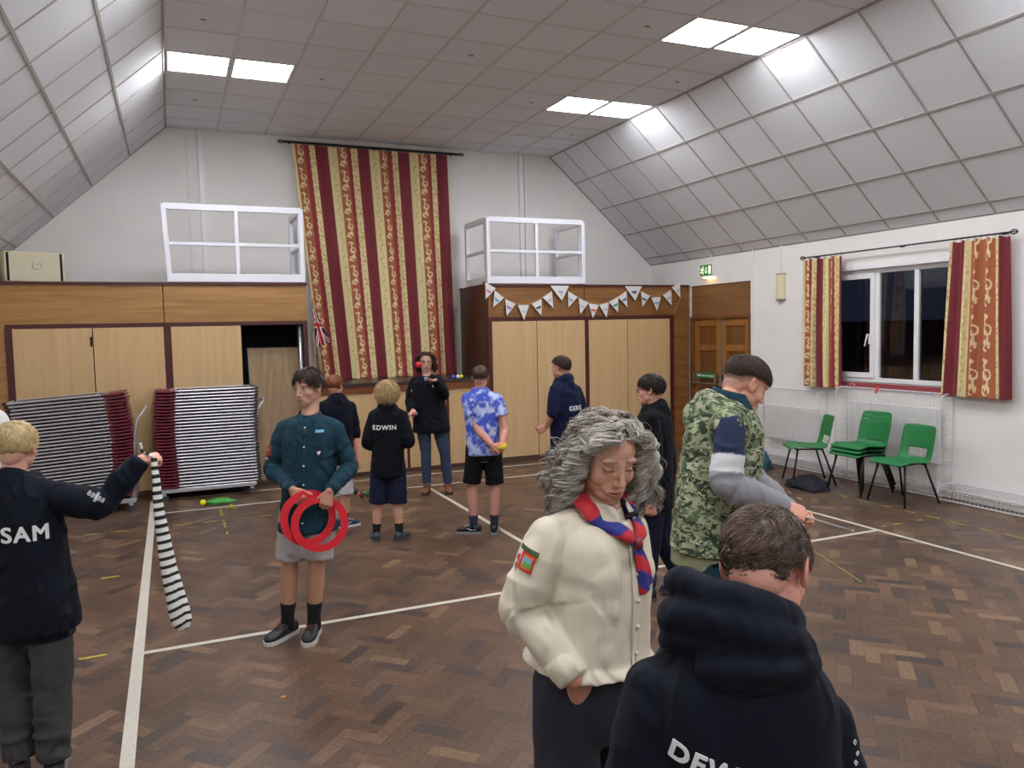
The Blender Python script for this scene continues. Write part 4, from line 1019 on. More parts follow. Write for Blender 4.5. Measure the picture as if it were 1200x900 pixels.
def face_colour(v, H, skin, brow, lips=(176, 100, 92), eyes='open', iris=(70, 50, 38), blush=.25, scalp=None, hl=(.58, -.12, -.80), stain=.7):
    l = H.loc(v); c = np.tile(lin(skin), (len(v), 1))
    def mix(w, col): nonlocal c; w = np.clip(w, 0, 1)[:, None]; c = c*(1-w)+lin(col)*w
    red = np.array(skin)*[1.0, .80, .78]
    nfac = vnoise(l*60)*.04; c = c*(1+nfac[:, None])
    for sx in (-1, 1):
        mix(blush*np.exp(-(((l[:, 0]-sx*.042)/.02)**2+((l[:, 2]+.028)/.018)**2))*(l[:, 1] > 0), red)
    mix(.40*(np.abs(l[:, 0]) > .0785)*(np.abs(l[:, 2]) < .04)*(np.abs(l[:, 1]) < .04), red)
    mix(.3*np.exp(-((l[:, 0]/.014)**2+((l[:, 2]+.030)/.01)**2))*(l[:, 1] > .08), red)
    fr = (l[:, 1] > .055)
    ax = np.abs(l[:, 0])
    # brows
    bz = .0215+.004*np.cos((ax-.030)/.02)-.002*(ax > .04)
    mix(.8*fr*np.clip(1.5-np.abs(l[:, 2]-bz)/.0026, 0, 1)*(ax > .012)*(ax < .050), brow)
    # mouth
    mix(.85*fr*np.clip(1.5-((l[:, 0]/.0235)**2+((l[:, 2]+.0615)/.0095)**2)*1.3, 0, 1), lips)
    mix(.75*fr*np.clip(1.5-np.abs(l[:, 2]+.0615)/.0013, 0, 1)*(ax < .021), (90, 45, 42))
    for sx in (-1, 1): mix(.6*(l[:, 1] > .08)*np.clip(1.4-np.hypot((l[:, 0]-sx*.0075)/.004, (l[:, 2]+.0395)/.0028), 0, 1), (95, 55, 48))  # nostril shade painted into the skin as dark spots
    for sx in (-1, 1):
        ex = (l[:, 0]-sx*.031)/.0145; ez = (l[:, 2]-.001)
        hgt = .0058*(1-np.clip(ex**2, 0, 1))
        if eyes == 'open':
            ins = fr*(np.abs(ez) < hgt)*(np.abs(ex) < 1)
            mix(ins*.9, (184, 172, 164))
            mix(ins*np.clip(1.6-np.hypot((l[:, 0]-sx*.031+eyes_dx*.004), ez)/.0055, 0, 1), iris)
            mix(.85*fr*(np.abs(ex) < 1.08)*np.clip(1.5-np.abs(ez-hgt-.0006)/.0013, 0, 1), (48, 34, 30))
            mix(.35*fr*(np.abs(ex) < 1.0)*np.clip(1.4-np.abs(ez+hgt)/.0012, 0, 1), (110, 66, 58))
        else:       # lowered lids: lash line low, a crease above
            mix(.5*fr*(np.abs(ex) < 1.05)*np.clip(1.4-np.abs(ez-hgt-.0015)/.0012, 0, 1), np.array(skin)*.62)
            mix(.9*fr*(np.abs(ex) < 1.0)*np.clip(1.5-np.abs(ez+hgt*.45)/.0024, 0, 1), (46, 34, 32))
        mix(.22*fr*np.exp(-(((l[:, 0]-sx*.031)/.016)**2+((l[:, 2]+.012)/.004)**2)), np.array(skin)*.72)
    if scalp is not None:       # cropped hair shows as a stain on the scalp
        e = (l-np.array([0, -.012, .03]))/np.array([.0735, .093, .080]); e = e/np.linalg.norm(e, axis=1)[:, None]
        mix(stain*np.clip((e[:, 2]-hairline(e, hl))/.12+.3, 0, 1)*(np.abs(l[:, 0]) < .0765), scalp)
    return c
eyes_dx = 0.0
def hairline(e, hl):
    az = np.arctan2(np.abs(e[:, 0]), e[:, 1])/PI       # 0 front .. 1 back
    return np.interp(az, [0, .22, .36, .52, .70, 1], [hl[0], hl[0]-.02, hl[1]+.25, hl[1]-.06, hl[2]+.12, hl[2]])
def hair(H, parent, N, length, hl=(.62, .12, -.5), thick=.008, base=(60, 45, 35), var=.35, tips=None, curl=0.0, curl_n=3, w=.0016, S=7, lift=.35, grav=.25,
         part=None, crown=(0, -.35, .93), swirl=.25, shell=True, seed=1, stand=.010, vol=0.0, fringe=1.0, jit=.25, lenf=None, forbid=None, wtip=.25, name='hair', short=True, clump=0, clear=False):
    r = np.random.default_rng(seed); C0 = np.array([0, -.012, .03]); R0 = np.array([.0745, .094, .081])
    chunks = []
    if shell:
        m = MB(); m.sphere((0, 0, 0), 1, 72, 48); e = np.vstack(m.v); e = e/np.linalg.norm(e, axis=1)[:, None]
        msk = np.clip((e[:, 2]-hairline(e, hl))/.08, 0, 1)
        th = thick*(.75+.5*vnoise(e*np.array([9, 9, 4])+seed)+.2*vnoise(e*22))
        q = C0+e*(R0-.004+(th+.005)[:, None]*msk[:, None]-.006*(1-msk)[:, None])
        cc = lin(base)*(.62+.3*vnoise(e*np.array([14, 14, 5])+seed*5))[:, None]
        chunks.append((H.c+(q@H.M)*H.k, m.f, cc))
    # roots
    e = r.standard_normal((N*6, 3)); e /= np.linalg.norm(e, axis=1)[:, None]
    e = e[e[:, 2] > hairline(e, hl)+.02]
    if forbid is not None: e = e[~forbid(e)]
    e = e[:N]
    if clump:
        nc = max(1, len(e)//clump); cen = e[:nc]; cid = np.arange(len(e)) % nc
        e = cen[cid]+.045*r.standard_normal((len(e), 3)); e /= np.linalg.norm(e, axis=1)[:, None]
    n = len(e)
    jn = r.standard_normal((n, 3)); ofr = r.random(n); ph = r.random(n)*2*PI; cnr = r.random(n); crr = r.random(n)
    if clump:
        jn = jn[:nc][cid]+.12*jn; ofr = ofr[:nc][cid]+.08*r.standard_normal(n); ph = ph[:nc][cid]+.30*r.standard_normal(n); cnr = cnr[:nc][cid]+.03*r.standard_normal(n); crr = crr[:nc][cid]+.12*r.standard_normal(n)
    cw = nrm(crown); rad = e-cw; 
    if part is not None: rad = np.stack([np.where(e[:, 0]+.10*jn[:, 0] > part, 1.0, -1.0)*1.0, e[:, 1]*.3-.15, np.full(n, -.5)], -1)
    sw = np.cross(e, cw)*swirl
    flow = rad+sw+jit*jn; flow -= (flow*e).sum(1)[:, None]*e; flow /= np.linalg.norm(flow, axis=1)[:, None]+1e-9
    rl = r.random(n)
    if clump: rl = rl[:nc][cid]
    Ls = length*(.7+.5*rl)*(np.clip(.72+.9*e[:, 2], .5, 1) if short else 1)
    lf = (lift*np.clip(.35+1.2*e[:, 2], .15, 1))[:, None] if short else lift
    if lenf is not None: Ls = Ls*lenf(e)
    p = C0+e*(R0+thick*.4); d = flow+lf*e; d /= np.linalg.norm(d, axis=1)[:, None]
    up = H.M@np.array([0, 0, 1.0])       # gravity in head space
    pts = [p.copy()]; seg_ = Ls/(S-1); kk = e.copy()
    offr = np.maximum(.002, stand*(.3+ofr)+vol*(.2+.8*ofr))
    for i in range(1, S):
        d = d-grav*up*.5+flow*.12; d /= np.linalg.norm(d, axis=1)[:, None]
        p = p+d*seg_[:, None]
        q = (p-C0)/(R0+offr[:, None]*min(1, i/3)); ln = np.linalg.norm(q, axis=1); ins = (ln < 1)&(p[:, 2] > -.075+0*p[:, 2])
        p[ins] = C0+(q[ins]/ln[ins, None])*(R0+offr[ins, None]*min(1, i/3))
        if short:
            q = (p-C0)/(R0+offr[:, None]*min(1, i/3)); ln = np.linalg.norm(q, axis=1); o_ = (ln > 1) & (p[:, 2] > -.05)
            p[o_] = p[o_]*.35+.65*(C0+(q[o_]/ln[o_, None])*(R0+offr[o_, None]*min(1, i/3)))
        neck = (p[:, 2] < -.03); rr2 = np.hypot(p[:, 0], p[:, 1]+.015); bad = neck & (rr2 < .062+offr)
        if bad.any(): sc = (.062+offr[bad])/np.maximum(rr2[bad], .01); p[bad, 0] *= sc; p[bad, 1] = (p[bad, 1]+.015)*sc-.015
        if clear:
            fz = (p[:, 1] > -.01) & (np.abs(p[:, 0]) < .068) & (p[:, 2] < .060+.028*(p[:, 1] > .045)) & (p[:, 2] > -.2)
            p[fz, 0] = np.where(p[fz, 0] >= 0, 1, -1)*(.068+.012*ofr[fz])
            fz = (p[:, 2] < .065) & (p[:, 1] > .030); p[fz, 1] = .030-.25*(p[fz, 1]-.030)
        pts.append(p.copy())
    pts = np.array(pts)      # S,n,3
    if curl:
        tm = np.zeros(n)
        T = np.gradient(pts, axis=0); T /= np.linalg.norm(T, axis=2)[..., None]+1e-9
        A_ = np.cross(T, np.array([.3, .9, .1])); A_ /= np.linalg.norm(A_, axis=2)[..., None]+1e-9; B_ = np.cross(T, A_)
        tt = np.linspace(0, 1, S)[:, None]; cn = curl_n*(.7+.6*cnr)[None]; cr_ = curl*(.6+.8*crr)[None]*np.minimum(1, tt*3)
        an = ph[None]+2*PI*cn*tt
        pts = pts+(A_*(np.cos(an)*cr_)[..., None]+B_*(np.sin(an)*cr_)[..., None])
    Wp = H.c+(pts@H.M)*H.k
    T = np.gradient(Wp, axis=0); T /= np.linalg.norm(T, axis=2)[..., None]+1e-9
    A_ = np.cross(T, np.array([.21, .33, .92])); A_ /= np.linalg.norm(A_, axis=2)[..., None]+1e-9; B_ = np.cross(T, A_)
    tw = np.interp(np.linspace(0, 1, S), [0, .3, .75, 1], [1, 1, .8, wtip])[:, None]*w*H.k*(.7+.6*r.random(n))[None]
    vs = np.stack([Wp+(A_*math.cos(a)+B_*math.sin(a))*tw[..., None] for a in (0, 2.09, 4.19)], 2)   # S,n,3,3
    vs = vs.transpose(1, 0, 2, 3).reshape(-1, 3)
    idx = np.arange(n)[:, None, None]*S*3+np.arange(S-1)[None, :, None]*3
    F = []
    for k in range(3):
        a = idx+k; b = idx+(k+1) % 3; F.append(np.stack([a, b, b+3, a+3], -1).reshape(-1, 4))
    F = np.vstack(F)
    tn = r.standard_normal(n)
    if clump: tn = .8*tn[:nc][cid]+.5*tn
    tone = np.clip(1+var*tn, .35, 1.9)
    bc = np.array([lin(base)]*n) if np.ndim(base) == 1 else lin(base)
    cl = (bc*tone[:, None])[:, None, :]*np.ones((1, S, 1))
    if tips is not None:
        wt = tips[1](e, r)[:, None, None]*np.ones((1, S, 1)); cl = cl*(1-wt)+(lin(tips[0])*np.clip(1+.15*r.standard_normal(n), .7, 1.2)[:, None])[:, None, :]*wt
    cl = np.repeat(cl.reshape(-1, 3), 3, axis=0)
    chunks.append((vs, [tuple(x) for x in F.tolist()], cl))
    v, f, c = join(chunks)
    return mesh_obj(name, v, f, HAIRM, parent, c, smooth=True)
def hand_pieces(mb, W_, d, t, s=1.0, curl=.5, thumb=.5, spread=.10, curls=None, k=1.0):
    """W_ wrist, d towards the fingers, t towards the thumb side; palm faces n (fingers curl to it). s=-1 flips the palm"""
    d = nrm(d); t = nrm(t-np.dot(t, d)*d); n = np.cross(d, t)*s
    a = W_; b = W_+d*.092*k
    rings = [(a-d*.02*k, t, n, .024*k, .019*k), (a+d*.01*k, t, n, .028*k, .018*k), (a+d*.045*k, t, n, .037*k, .0155*k), (b-d*.012*k, t, n, .040*k, .0135*k), (b, t, n, .037*k, .010*k)]
    loft(mb, rings, 16, 3, 2.4)
    Lg = [.070, .078, .073, .056]
    for i in range(4):
        off = (.028-.0187*i); base = a+d*(.082-.004*abs(i-1.2))*k+t*off*k; dd_ = nrm(d+t*spread*(1.2-i)*.55)
        c = (curls[i] if curls else curl*(1+.08*i)); pts = [base-d*.012*k, base]; rad = [.0088*k, .0088*k]; ang = 0; p = base
        for j, fr_ in enumerate((.46, .30, .24)):
            ang += c*(.9, 1.15, .8)[j]; q = dd_*math.cos(ang)+n*math.sin(ang); p = p+q*Lg[i]*fr_*k; pts.append(p); rad.append((.0083, .0078, .0068)[j]*k*(.88 if i == 3 else 1))
        limb(mb, pts, rad, 3, 10)
    th0 = a+d*.022*k+t*.020*k; td = nrm(d*.75+t*(.75*(1-thumb)+.18)+n*.45*thumb)
    p1 = th0+td*.040*k; td2 = nrm(td*.8+d*.35-t*.25*thumb+n*.35*thumb); p2 = p1+td2*.030*k; td3 = nrm(td2+n*.25*thumb-t*.15*thumb); p3 = p2+td3*.024*k
    limb(mb, [th0-td*.012*k, th0+td*.01*k, p1, p2, p3], np.array([.014, .014, .0105, .0098, .008])*k, 3, 10)
def shoe(parent, an, toe, k=1.0, col=(30, 30, 34), sole=(200, 200, 200), accent=(150, 150, 155), boot=False, z=0.0, label=None, tilt=0.0):
    d = np.asarray(toe, float)-np.asarray(an, float); d[2] = 0; d = nrm(d); s_ = np.cross(d, V(0, 0, 1)); o = V(an[0], an[1], z); U = nrm(V(0, 0, 1)+d*tilt)
    x = [-.075, -.066, -.03, .03, .08, .13, .165, .182]; hw = [.020, .030, .035, .036, .043, .045, .034, .014]
    ht = [.060, .074, .086, .082, .062, .048, .038, .026]
    m = MB(); rg = [(o+d*a*k+U*(.018+h/2*.98)*k, s_, U, w_*k, h/2*k) for a, w_, h in zip(x, hw, ht)]
    loft(m, rg, 20, 3, 2.5)
    if boot: m.tube([V(an[0], an[1], z+.05*k)-d*.012*k, V(an[0], an[1], z+.10*k)-d*.018*k, V(an[0], an[1], z+.165*k)-d*.02*k], [.046*k, .044*k, .050*k], 16)
    else: m.tube([V(an[0], an[1], z+.05*k)-d*.012*k, V(an[0], an[1], z+.088*k)-d*.018*k], [.040*k, .041*k], 16)
    root = m.build('boot' if boot else 'shoe', mat('shoe_%d_%d_%d' % col, col, .55), parent, smooth=True)
    q = MB(); x2 = [-.080, -.070, -.03, .03, .08, .135, .172, .190]; hw2 = [.018, .031, .037, .037, .046, .048, .038, .014]
    poly = [o+d*a*k+s_*w_*k for a, w_ in zip(x2, hw2)]+[o+d*a*k-s_*w_*k for a, w_ in zip(x2[::-1], hw2[::-1])]
    q.prism([p+U*.001 for p in poly], U*.024*k); q.build('sole', mat('sole_%d_%d_%d' % sole, sole, .6), root)
    q = MB()
    for a, h in ((.035, .078), (.055, .071), (.075, .063), (.095, .057)):
        c = o+d*a*k+U*(h+.018)*k; q.tube([c-s_*.022*k, c+U*.004*k, c+s_*.022*k], .0035*k, 6)
    q.tube([o+d*.04*k+U*.098*k, o+d*.02*k+U*.10*k+s_*.03*k, o+d*.05*k+U*.085*k+s_*.034*k], .003*k, 5)
    q.build('lace', mat('lace_%d_%d_%d' % accent, accent, .7), root)
    q = MB()
    for sg in (-1, 1): q.tube([o-d*.03*k+s_*sg*.034*k+U*.05*k, o+d*.02*k+s_*sg*.0385*k+U*.045*k, o+d*.06*k+s_*sg*.040*k+U*.060*k], .006*k, 6, flat=.5)
    q.build('side_panel', mat('lace_%d_%d_%d' % accent, accent, .7), root)
    return root
class Fig:
    """a standing figure from joint positions given where the photo shows them: (x, y, extra depth)"""
    def __init__(s, D, J, head, label, k=1.0, w=1.0, skin=(205, 158, 134), grp=None):
        s.D = D; s.k = k; s.w = w; s.skin = skin
        s.J = {n: P(v[0], v[1], D+(v[2] if len(v) > 2 else 0)) for n, v in J.items()}
        Jn = s.J
        for q in ('anL', 'anR'): Jn[q][2] = .082*k if Jn[q][2] < .27 else Jn[q][2]
        pel = (Jn['hiL']+Jn['hiR'])/2
        s.root = thing('person', (pel[0], pel[1], 0), label, 'person', grp)
        h = nrm(V(*(pel-CAM)[:2], 0)); s.hf = h; s.hr = V(h[1], -h[0], 0)
        hx, hy, hd, yaw, pit, roll = head; a = math.radians(yaw); p_ = math.radians(pit); r_ = math.radians(roll)
        f0 = -h*math.cos(a)+s.hr*math.sin(a); f = f0*math.cos(p_)-V(0, 0, 1)*math.sin(p_); u = V(0, 0, 1)*math.cos(p_)+f0*math.sin(p_); sd = np.cross(f, u)
        u = u*math.cos(r_)+sd*math.sin(r_)
        s.H = Head(P(hx, hy, D+hd), f, u, k*1.0)
        s.lat = nrm((Jn['shR']-Jn['shL'])*[1, 1, .3]); s.latH = nrm((Jn['hiR']-Jn['hiL'])*[1, 1, .3])
        ax = nrm(Jn['neck']-pel); s.dep = nrm(np.cross(ax, s.lat)); s.depH = nrm(np.cross(ax, s.latH)); s.pel = pel
        s.front = nrm(s.dep*[1, 1, 0])       # joints are named by the person's own left and right
    def torso(s, mb, off=0.0, lo=-.20, hi=1.06, rx=(.150, .160, .138, .150, .150, .098, .058), ry=(.095, .112, .098, .115, .100, .074, .058), ts=(-.18, 0, .32, .62, .84, .97, 1.08), pw=2.3, foff=0.0, sub=4):
        Jn = s.J; k = s.k; rings = []
        for t, a, b in zip(ts, rx, ry):
            if t < lo-1e-6 or t > hi+1e-6: continue
            c = s.pel*(1-t)+Jn['neck']*t; m = min(1, max(0, t)); L_ = s.latH*(1-m)+s.lat*m; Dp = s.depH*(1-m)+s.dep*m
            rings.append((c+Dp*foff*math.sin(PI*m), L_, Dp, (a*s.w+off)*k, (b*s.w**.5+off)*k))
        loft(mb, rings, 32, sub, pw)
    def shoulders(s, mb, r=.050, off=0.0):
        Jn = s.J
        for q in ('L', 'R'): limb(mb, [Jn['neck']*.62+Jn['sh'+q]*.38+V(0, 0, -.018), Jn['sh'+q]], [(r+off)*s.k, (r*.92+off)*s.k])
    def arm(s, mb, q, rad, a=0.0, b=1.0, seg=16):
        Jn = s.J; S_, E, W_ = Jn['sh'+q], Jn['el'+q], Jn['wr'+q]
        pts = [S_, (S_+E)/2, E, (E*.6+W_*.4), W_]; rad = [rad[0]*.82]+list(rad[1:])
        q_ = cat_rom([np.r_[p, r] for p, r in zip(pts, np.array(rad)*s.k)], 6); n = len(q_); q_ = q_[int(a*(n-1)):int(round(b*(n-1)))+1]
        mb.tube([x[:3] for x in q_], q_[:, 3], seg); mb.sphere(q_[0][:3], q_[0][3], 14, 9)
        if b > .95: pass
    def leg(s, mb, q, rad, a=0.0, b=1.0, seg=18, pts=None):
        Jn = s.J; H_, K, A_ = Jn['hi'+q], Jn['kn'+q], Jn['an'+q]
        pts = [H_+V(0, 0, .03), (H_+K)/2, K, (K*.65+A_*.35), A_]
        q_ = cat_rom([np.r_[p, r] for p, r in zip(pts, np.array(rad)*s.k)], 6); n = len(q_); q_ = q_[int(a*(n-1)):int(round(b*(n-1)))+1]
        mb.tube([x[:3] for x in q_], q_[:, 3], seg)
        if a == 0: mb.sphere(q_[0][:3], q_[0][3], 14, 9)
        return q_
    def body(s, vox=.008, hvox=.004, hands=(), face=None, jaw=1.0, nose=1.0, cheek=1.0, ear=1.0, arms_fine=False, scalp=None, legc=None, neckr=.050):
        Jn, k, H = s.J, s.k, s.H; chunks = []
        m = MB(); s.torso(m, -.012); s.shoulders(m, .050, -.006)
        for q in 'LR':
            s.arm(m, q, [.046, .041, .036, .036, .025]); s.leg(m, q, [.064, .064, .052, .054, .034])
            K, A_ = Jn['kn'+q], Jn['an'+q]; m.sphere(K, .052*k, 14, 10)
            toe = s.toe.get(q) if hasattr(s, 'toe') else None
            d = nrm((s.J['toe'+q]-A_)*[1, 1, 0]); A0 = V(A_[0], A_[1], .040*k); limb(m, [A0, A0+d*.05*k-V(0, 0, .002), A0+d*.13*k-V(0, 0, .006)], np.array([.026, .022, .014])*k, 4, 12)
        v, f, n = remesh(m, vox*1.0, 4); c = np.tile(lin(s.skin if legc is None else legc), (len(v), 1))*(1+.05*vnoise(v*20))[:, None]
        chunks.append((v, f, c))
        m = MB(); head_pieces(m, H, jaw, nose, cheek, ear)
        nb = Jn['neck']; limb(m, [H.w(0, -.018, -.01), H.w(0, -.018, -.055), H.w(0, -.015, -.085)*.5+nb*.5, nb+V(0, 0, -.0)], np.array([neckr, neckr, neckr, neckr*1.12])*k, 4, 20)
        v, f, n = remesh(m, hvox*k, 4, .5); v = head_shape(v, n, H); 
        chunks.append((v, f, face_colour(v, H, s.skin, scalp=scalp, **(face or {}))))
        for (q, d, t, sg, kw) in hands:
            m = MB(); W_ = Jn['wr'+q]; hand_pieces(m, W_, d, t, sg, k=k*kw.pop('k', 1.0), **kw)
            E = Jn['el'+q]
            if arms_fine: s.arm(m, q, [.046, .041, .037, .037, .026])
            else: limb(m, [W_*.4+E*.6, W_*.8+E*.2, W_], np.array([.036, .029, .024])*k)
            v, f, n = remesh(m, .0032, 3, .5); c = np.tile(lin(np.array(s.skin)*[1.0, .95, .94]), (len(v), 1))*(1+.06*vnoise(v*30))[:, None]; chunks.append((v, f, c))
        v, f, c = join(chunks)
        s.bodyo = mesh_obj('body', v, f, SKIN, s.root, c)
        return s
    def garment(s, name, mb, m, vox=.008, smooth=4, bones=(), base=.004, fr=9, seed=1.0, colf=None, keep=None, label=None, post=None):
        v, f, n = remesh(mb, vox, smooth)
        v = wrinkle(v, n, list(bones), base, fr, seed)
        if post: v = post(v, n)
        col = colf(v) if colf else None
        o = mesh_obj(name, v, f, m, s.root, col)
        if label: o['label'] = label
        o_bvh = BVHTree.FromPolygons([Vector(x) for x in v], f); s.bvh = getattr(s, 'bvh', {}); s.bvh[name] = o_bvh
        return o
    def hit(s, g, x, y):
        d = nrm(ray(x, y)); h = s.bvh[g].ray_cast(Vector(CAM), Vector(d), 30.0)
        return np.array(h[0]) if h[0] is not None else P(x, y, s.D-.12)
    def bones(s, amp=.006, f_=22, legs=False, tors=.004):
        Jn = s.J; b = []
        if not legs:
            for q in 'LR':
                b.append((Jn['sh'+q], Jn['el'+q], amp*.8, f_, .95)); b.append((Jn['el'+q], Jn['wr'+q], amp, f_, .25))
            b.append((s.pel, Jn['neck'], tors, 11, .05))
        else:
            for q in 'LR': b.append((Jn['hi'+q], Jn['kn'+q], amp*.7, 14, .9)); b.append((Jn['kn'+q], Jn['an'+q], amp, 16, .75))
        return b
    def hood(s, mb, back=1.0, up=.0, size=1.0, droop=0.0):
        """a hood lying on the shoulders behind the neck"""
        nb = s.J['neck']; k = s.k*size; F = s.front; L_ = s.lat; U = V(0, 0, 1)
        ring = []
        for a in np.linspace(-2.5, 2.5, 17):
            c = math.cos(a); sn = math.sin(a)
            ring.append(nb+L_*sn*.080*k-F*(c*.062*k*back+.012*k)+U*((.020+.030*(c+1)/2)*k+up-droop*max(0, -sn*0)))
        rad = [(.022+.022*max(0, math.cos(a))**1.0)*k for a in np.linspace(-2.5, 2.5, 17)]
        mb.tube(ring, rad, 14)
        limb(mb, [nb-F*.055*k+U*(.03*k+up), nb-F*.088*k*back+U*(-.02*k+up*.6), nb-F*.095*k*back-U*.075*k, nb-F*.085*k-U*.125*k], np.array([.048, .062, .058, .03])*k, 4, 18)
        ring2 = [p-F*.012*k-U*.030*k+(p-nb)*.16 for p in ring[2:-2]]; mb.tube(ring2, [r*.85 for r in rad[2:-2]], 12)
def project_print(fig, gname, parent, body, size, centre, right, up, m, depth=.003, bold=.004, spacing=1.05, name='name_print', fromdir=None, sx=1.0, lift=.0015):
    bm = bmesh.new()
    if isinstance(body, str):
        me = text_mesh(body, size, depth, .0, spacing+.10)
        for dx, dy in ((-1, 0), (0, 0), (1, 0), (0, .8), (0, -.8), (.7, .6), (-.7, .6), (.7, -.6), (-.7, -.6)):
            m2 = me.copy(); m2.transform(Matrix.Translation((dx*bold*size/.1*.75, dy*bold*size/.1*.6, 0))); bm.from_mesh(m2); bpy.data.meshes.remove(m2)
    else: me = body; bm.from_mesh(me)
    bmesh.ops.triangulate(bm, faces=bm.faces)
    for _ in range(3):
        eds = [e for e in bm.edges if e.calc_length() > .012]
        if not eds: break
        bmesh.ops.subdivide_edges(bm, edges=eds, cuts=1); bmesh.ops.triangulate(bm, faces=bm.faces)
    right = nrm(right); up = nrm(up-np.dot(up, right)*right); nn = np.cross(right, up); T = fig.bvh[gname]; W0 = world_loc(fig.root)
    bad = []
    for v in bm.verts:
        x, y, z = v.co; p = np.asarray(centre)+right*x*sx+up*y+nn*.35
        hit = T.ray_cast(Vector(p), Vector(-nn), 1.0)
        if hit[0] is None: bad.append(v); continue
        q = np.array(hit[0])+nn*(lift+depth*.5+z); v.co = Vector(q-W0)
    if bad: bmesh.ops.delete(bm, geom=bad, context='VERTS')
    bm.to_mesh(me); bm.free(); me.update(); me.materials.clear()
    o = bpy.data.objects.new(name, me); COL.objects.link(o); me.materials.append(m); o.parent = parent
    return o
def patch_mesh(w, h, depth=.003, n=8, shape='rect'):
    m = bmesh.new(); me = bpy.data.meshes.new('patch')
    if shape == 'rect': pts = [(-w/2, -h/2), (w/2, -h/2), (w/2, h/2), (-w/2, h/2)]
    else: pts = [(w/2*math.cos(a), h/2*math.sin(a)) for a in np.linspace(0, 2*PI, 21)[:-1]]
    vs = [m.verts.new((x, y, -depth/2)) for x, y in pts]; f = m.faces.new(vs); r = bmesh.ops.extrude_face_region(m, geom=[f])
    bmesh.ops.translate(m, vec=(0, 0, depth), verts=[g for g in r['geom'] if isinstance(g, bmesh.types.BMVert)]); bmesh.ops.recalc_face_normals(m, faces=m.faces)
    m.to_mesh(me); m.free(); return me
def folds(m, sc_=9.0, st=.7, dist=.035):
    nt = m.node_tree; b = nt.nodes['Principled BSDF']; L = nt.links.new; tc = nt.nodes.new('ShaderNodeTexCoord')
    mp = nt.nodes.new('ShaderNodeMapping'); mp.inputs['Scale'].default_value = (1.3, 1.3, .75); mp.inputs['Rotation'].default_value = (.3, .5, 0); L(tc.outputs['Object'], mp.inputs['Vector'])
    n = nt.nodes.new('ShaderNodeTexNoise'); n.noise_type = 'RIDGED_MULTIFRACTAL'; n.inputs['Scale'].default_value = sc_; n.inputs['Detail'].default_value = 2.2; n.inputs['Distortion'].default_value = .9; L(mp.outputs['Vector'], n.inputs['Vector'])
    bp = nt.nodes.new('ShaderNodeBump'); bp.inputs['Strength'].default_value = st; bp.inputs['Distance'].default_value = dist; L(n.outputs['Fac'], bp.inputs['Height'])
    old = b.inputs['Normal'].links[0].from_node if b.inputs['Normal'].links else None
    if old: L(old.outputs['Normal'], bp.inputs['Normal'])
    L(bp.outputs['Normal'], b.inputs['Normal']); return m
def cloth(name, col, rough=.85, bump=.12, bs=350, na=.06, fs=9.0, st=.7):
    new = name not in MATS; m = mat(name, col, rough, bump=bump, bump_scale=bs, noise_amt=na, noise_scale=14, sheen=.02, spec=.2)
    return folds(m, fs, st) if new else m
def camera_frame(p):
    """right and up at p as seen by someone standing where the camera is"""
    h = nrm(V(*(np.asarray(p)-CAM)[:2], 0)); return V(h[1], -h[0], 0), V(0, 0, 1), h
# ================================================================== PEOPLE: the figures
NAVY = cloth('navy_fleece', (10, 15, 29)); NAVY2 = cloth('navy_fleece_bright', (17, 25, 56)); BLACKC = cloth('black_cloth', (12, 12, 15)); PRINT = mat('white_print', (226, 228, 230), .6)
SLEEVE = (.070, .062, .058, .054, .040)
def top(s, name, m, hem=-.2, off=.018, rad=SLEEVE, upto=1.0, hood=None, colf=None, vox=.008, amp=.006, base=.004, fr=9, seed=1.0, extra=None, rx=None, ry=None, label=None, pw=2.4, neckt=1.04, smooth=12, post=None, foff=0.0):
    mb = MB(); ts = (hem, hem*.5, 0, .30, .62, .84, .95, neckt)
    rx = rx or (.164, .164, .160, .146, .146, .144, .096, .060); ry = ry or (.118, .118, .118, .112, .120, .106, .078, .064)
    if hem > 0: ts = (hem, hem*.5+.15)+ts[3:]; rx = (rx[0], rx[2]*.5+rx[3]*.5)+tuple(rx[3:]); ry = (ry[0], ry[2]*.5+ry[3]*.5)+tuple(ry[3:])
    s.torso(mb, off, lo=-9, hi=1.2, rx=rx, ry=ry, ts=ts, pw=pw, foff=foff); s.shoulders(mb, .050, off*.35)
    for q in 'LR':
        if rad: s.arm(mb, q, rad, 0, upto)
    if hood: s.hood(mb, **hood)
    if extra: extra(mb)
    return s.garment(name, mb, m, vox, smooth, s.bones(amp), base, fr, seed, colf, label=label, post=post)
def legs(s, name, m, rad, b=1.0, vox=.008, amp=.006, off=0.0, seed=2.0, waist=True, base=.003, colf=None, label=None, hipr=(.150, .160, .150), topt=.18):
    mb = MB()
    for q in 'LR': s.leg(mb, q, rad, 0, b)
    if waist: s.torso(mb, off, rx=hipr, ry=(.092, .112, .100), ts=(-.16, 0, topt), lo=-9)
    return s.garment(name, mb, m, vox, 3, s.bones(amp, legs=True), base, 8, seed, colf, label=label)
def sock(s, q, col, top=.20, r=.040):
    A_, K = s.J['an'+q], s.J['kn'+q]; d = nrm(K-A_); m = MB(); m.tube([A_-V(0, 0, .035), A_+d*.03, A_+d*top*.55, A_+d*top*.97, A_+d*top], [r*s.k*1.08, r*s.k*1.06, r*s.k*1.10, r*s.k*1.28, r*s.k*1.22], 18)
    return m.build('sock', mat('sock_%d' % sum(col), col, .9), s.root, smooth=True)
def feet(s, **kw):
    for q in 'LR':
        z = kw.get('zz', {}).get(q, 0.0); k2 = {a: b for a, b in kw.items() if a != 'zz'}
        shoe(s.root, s.J['an'+q], s.J['toe'+q], s.k*.98, z=z, **k2)

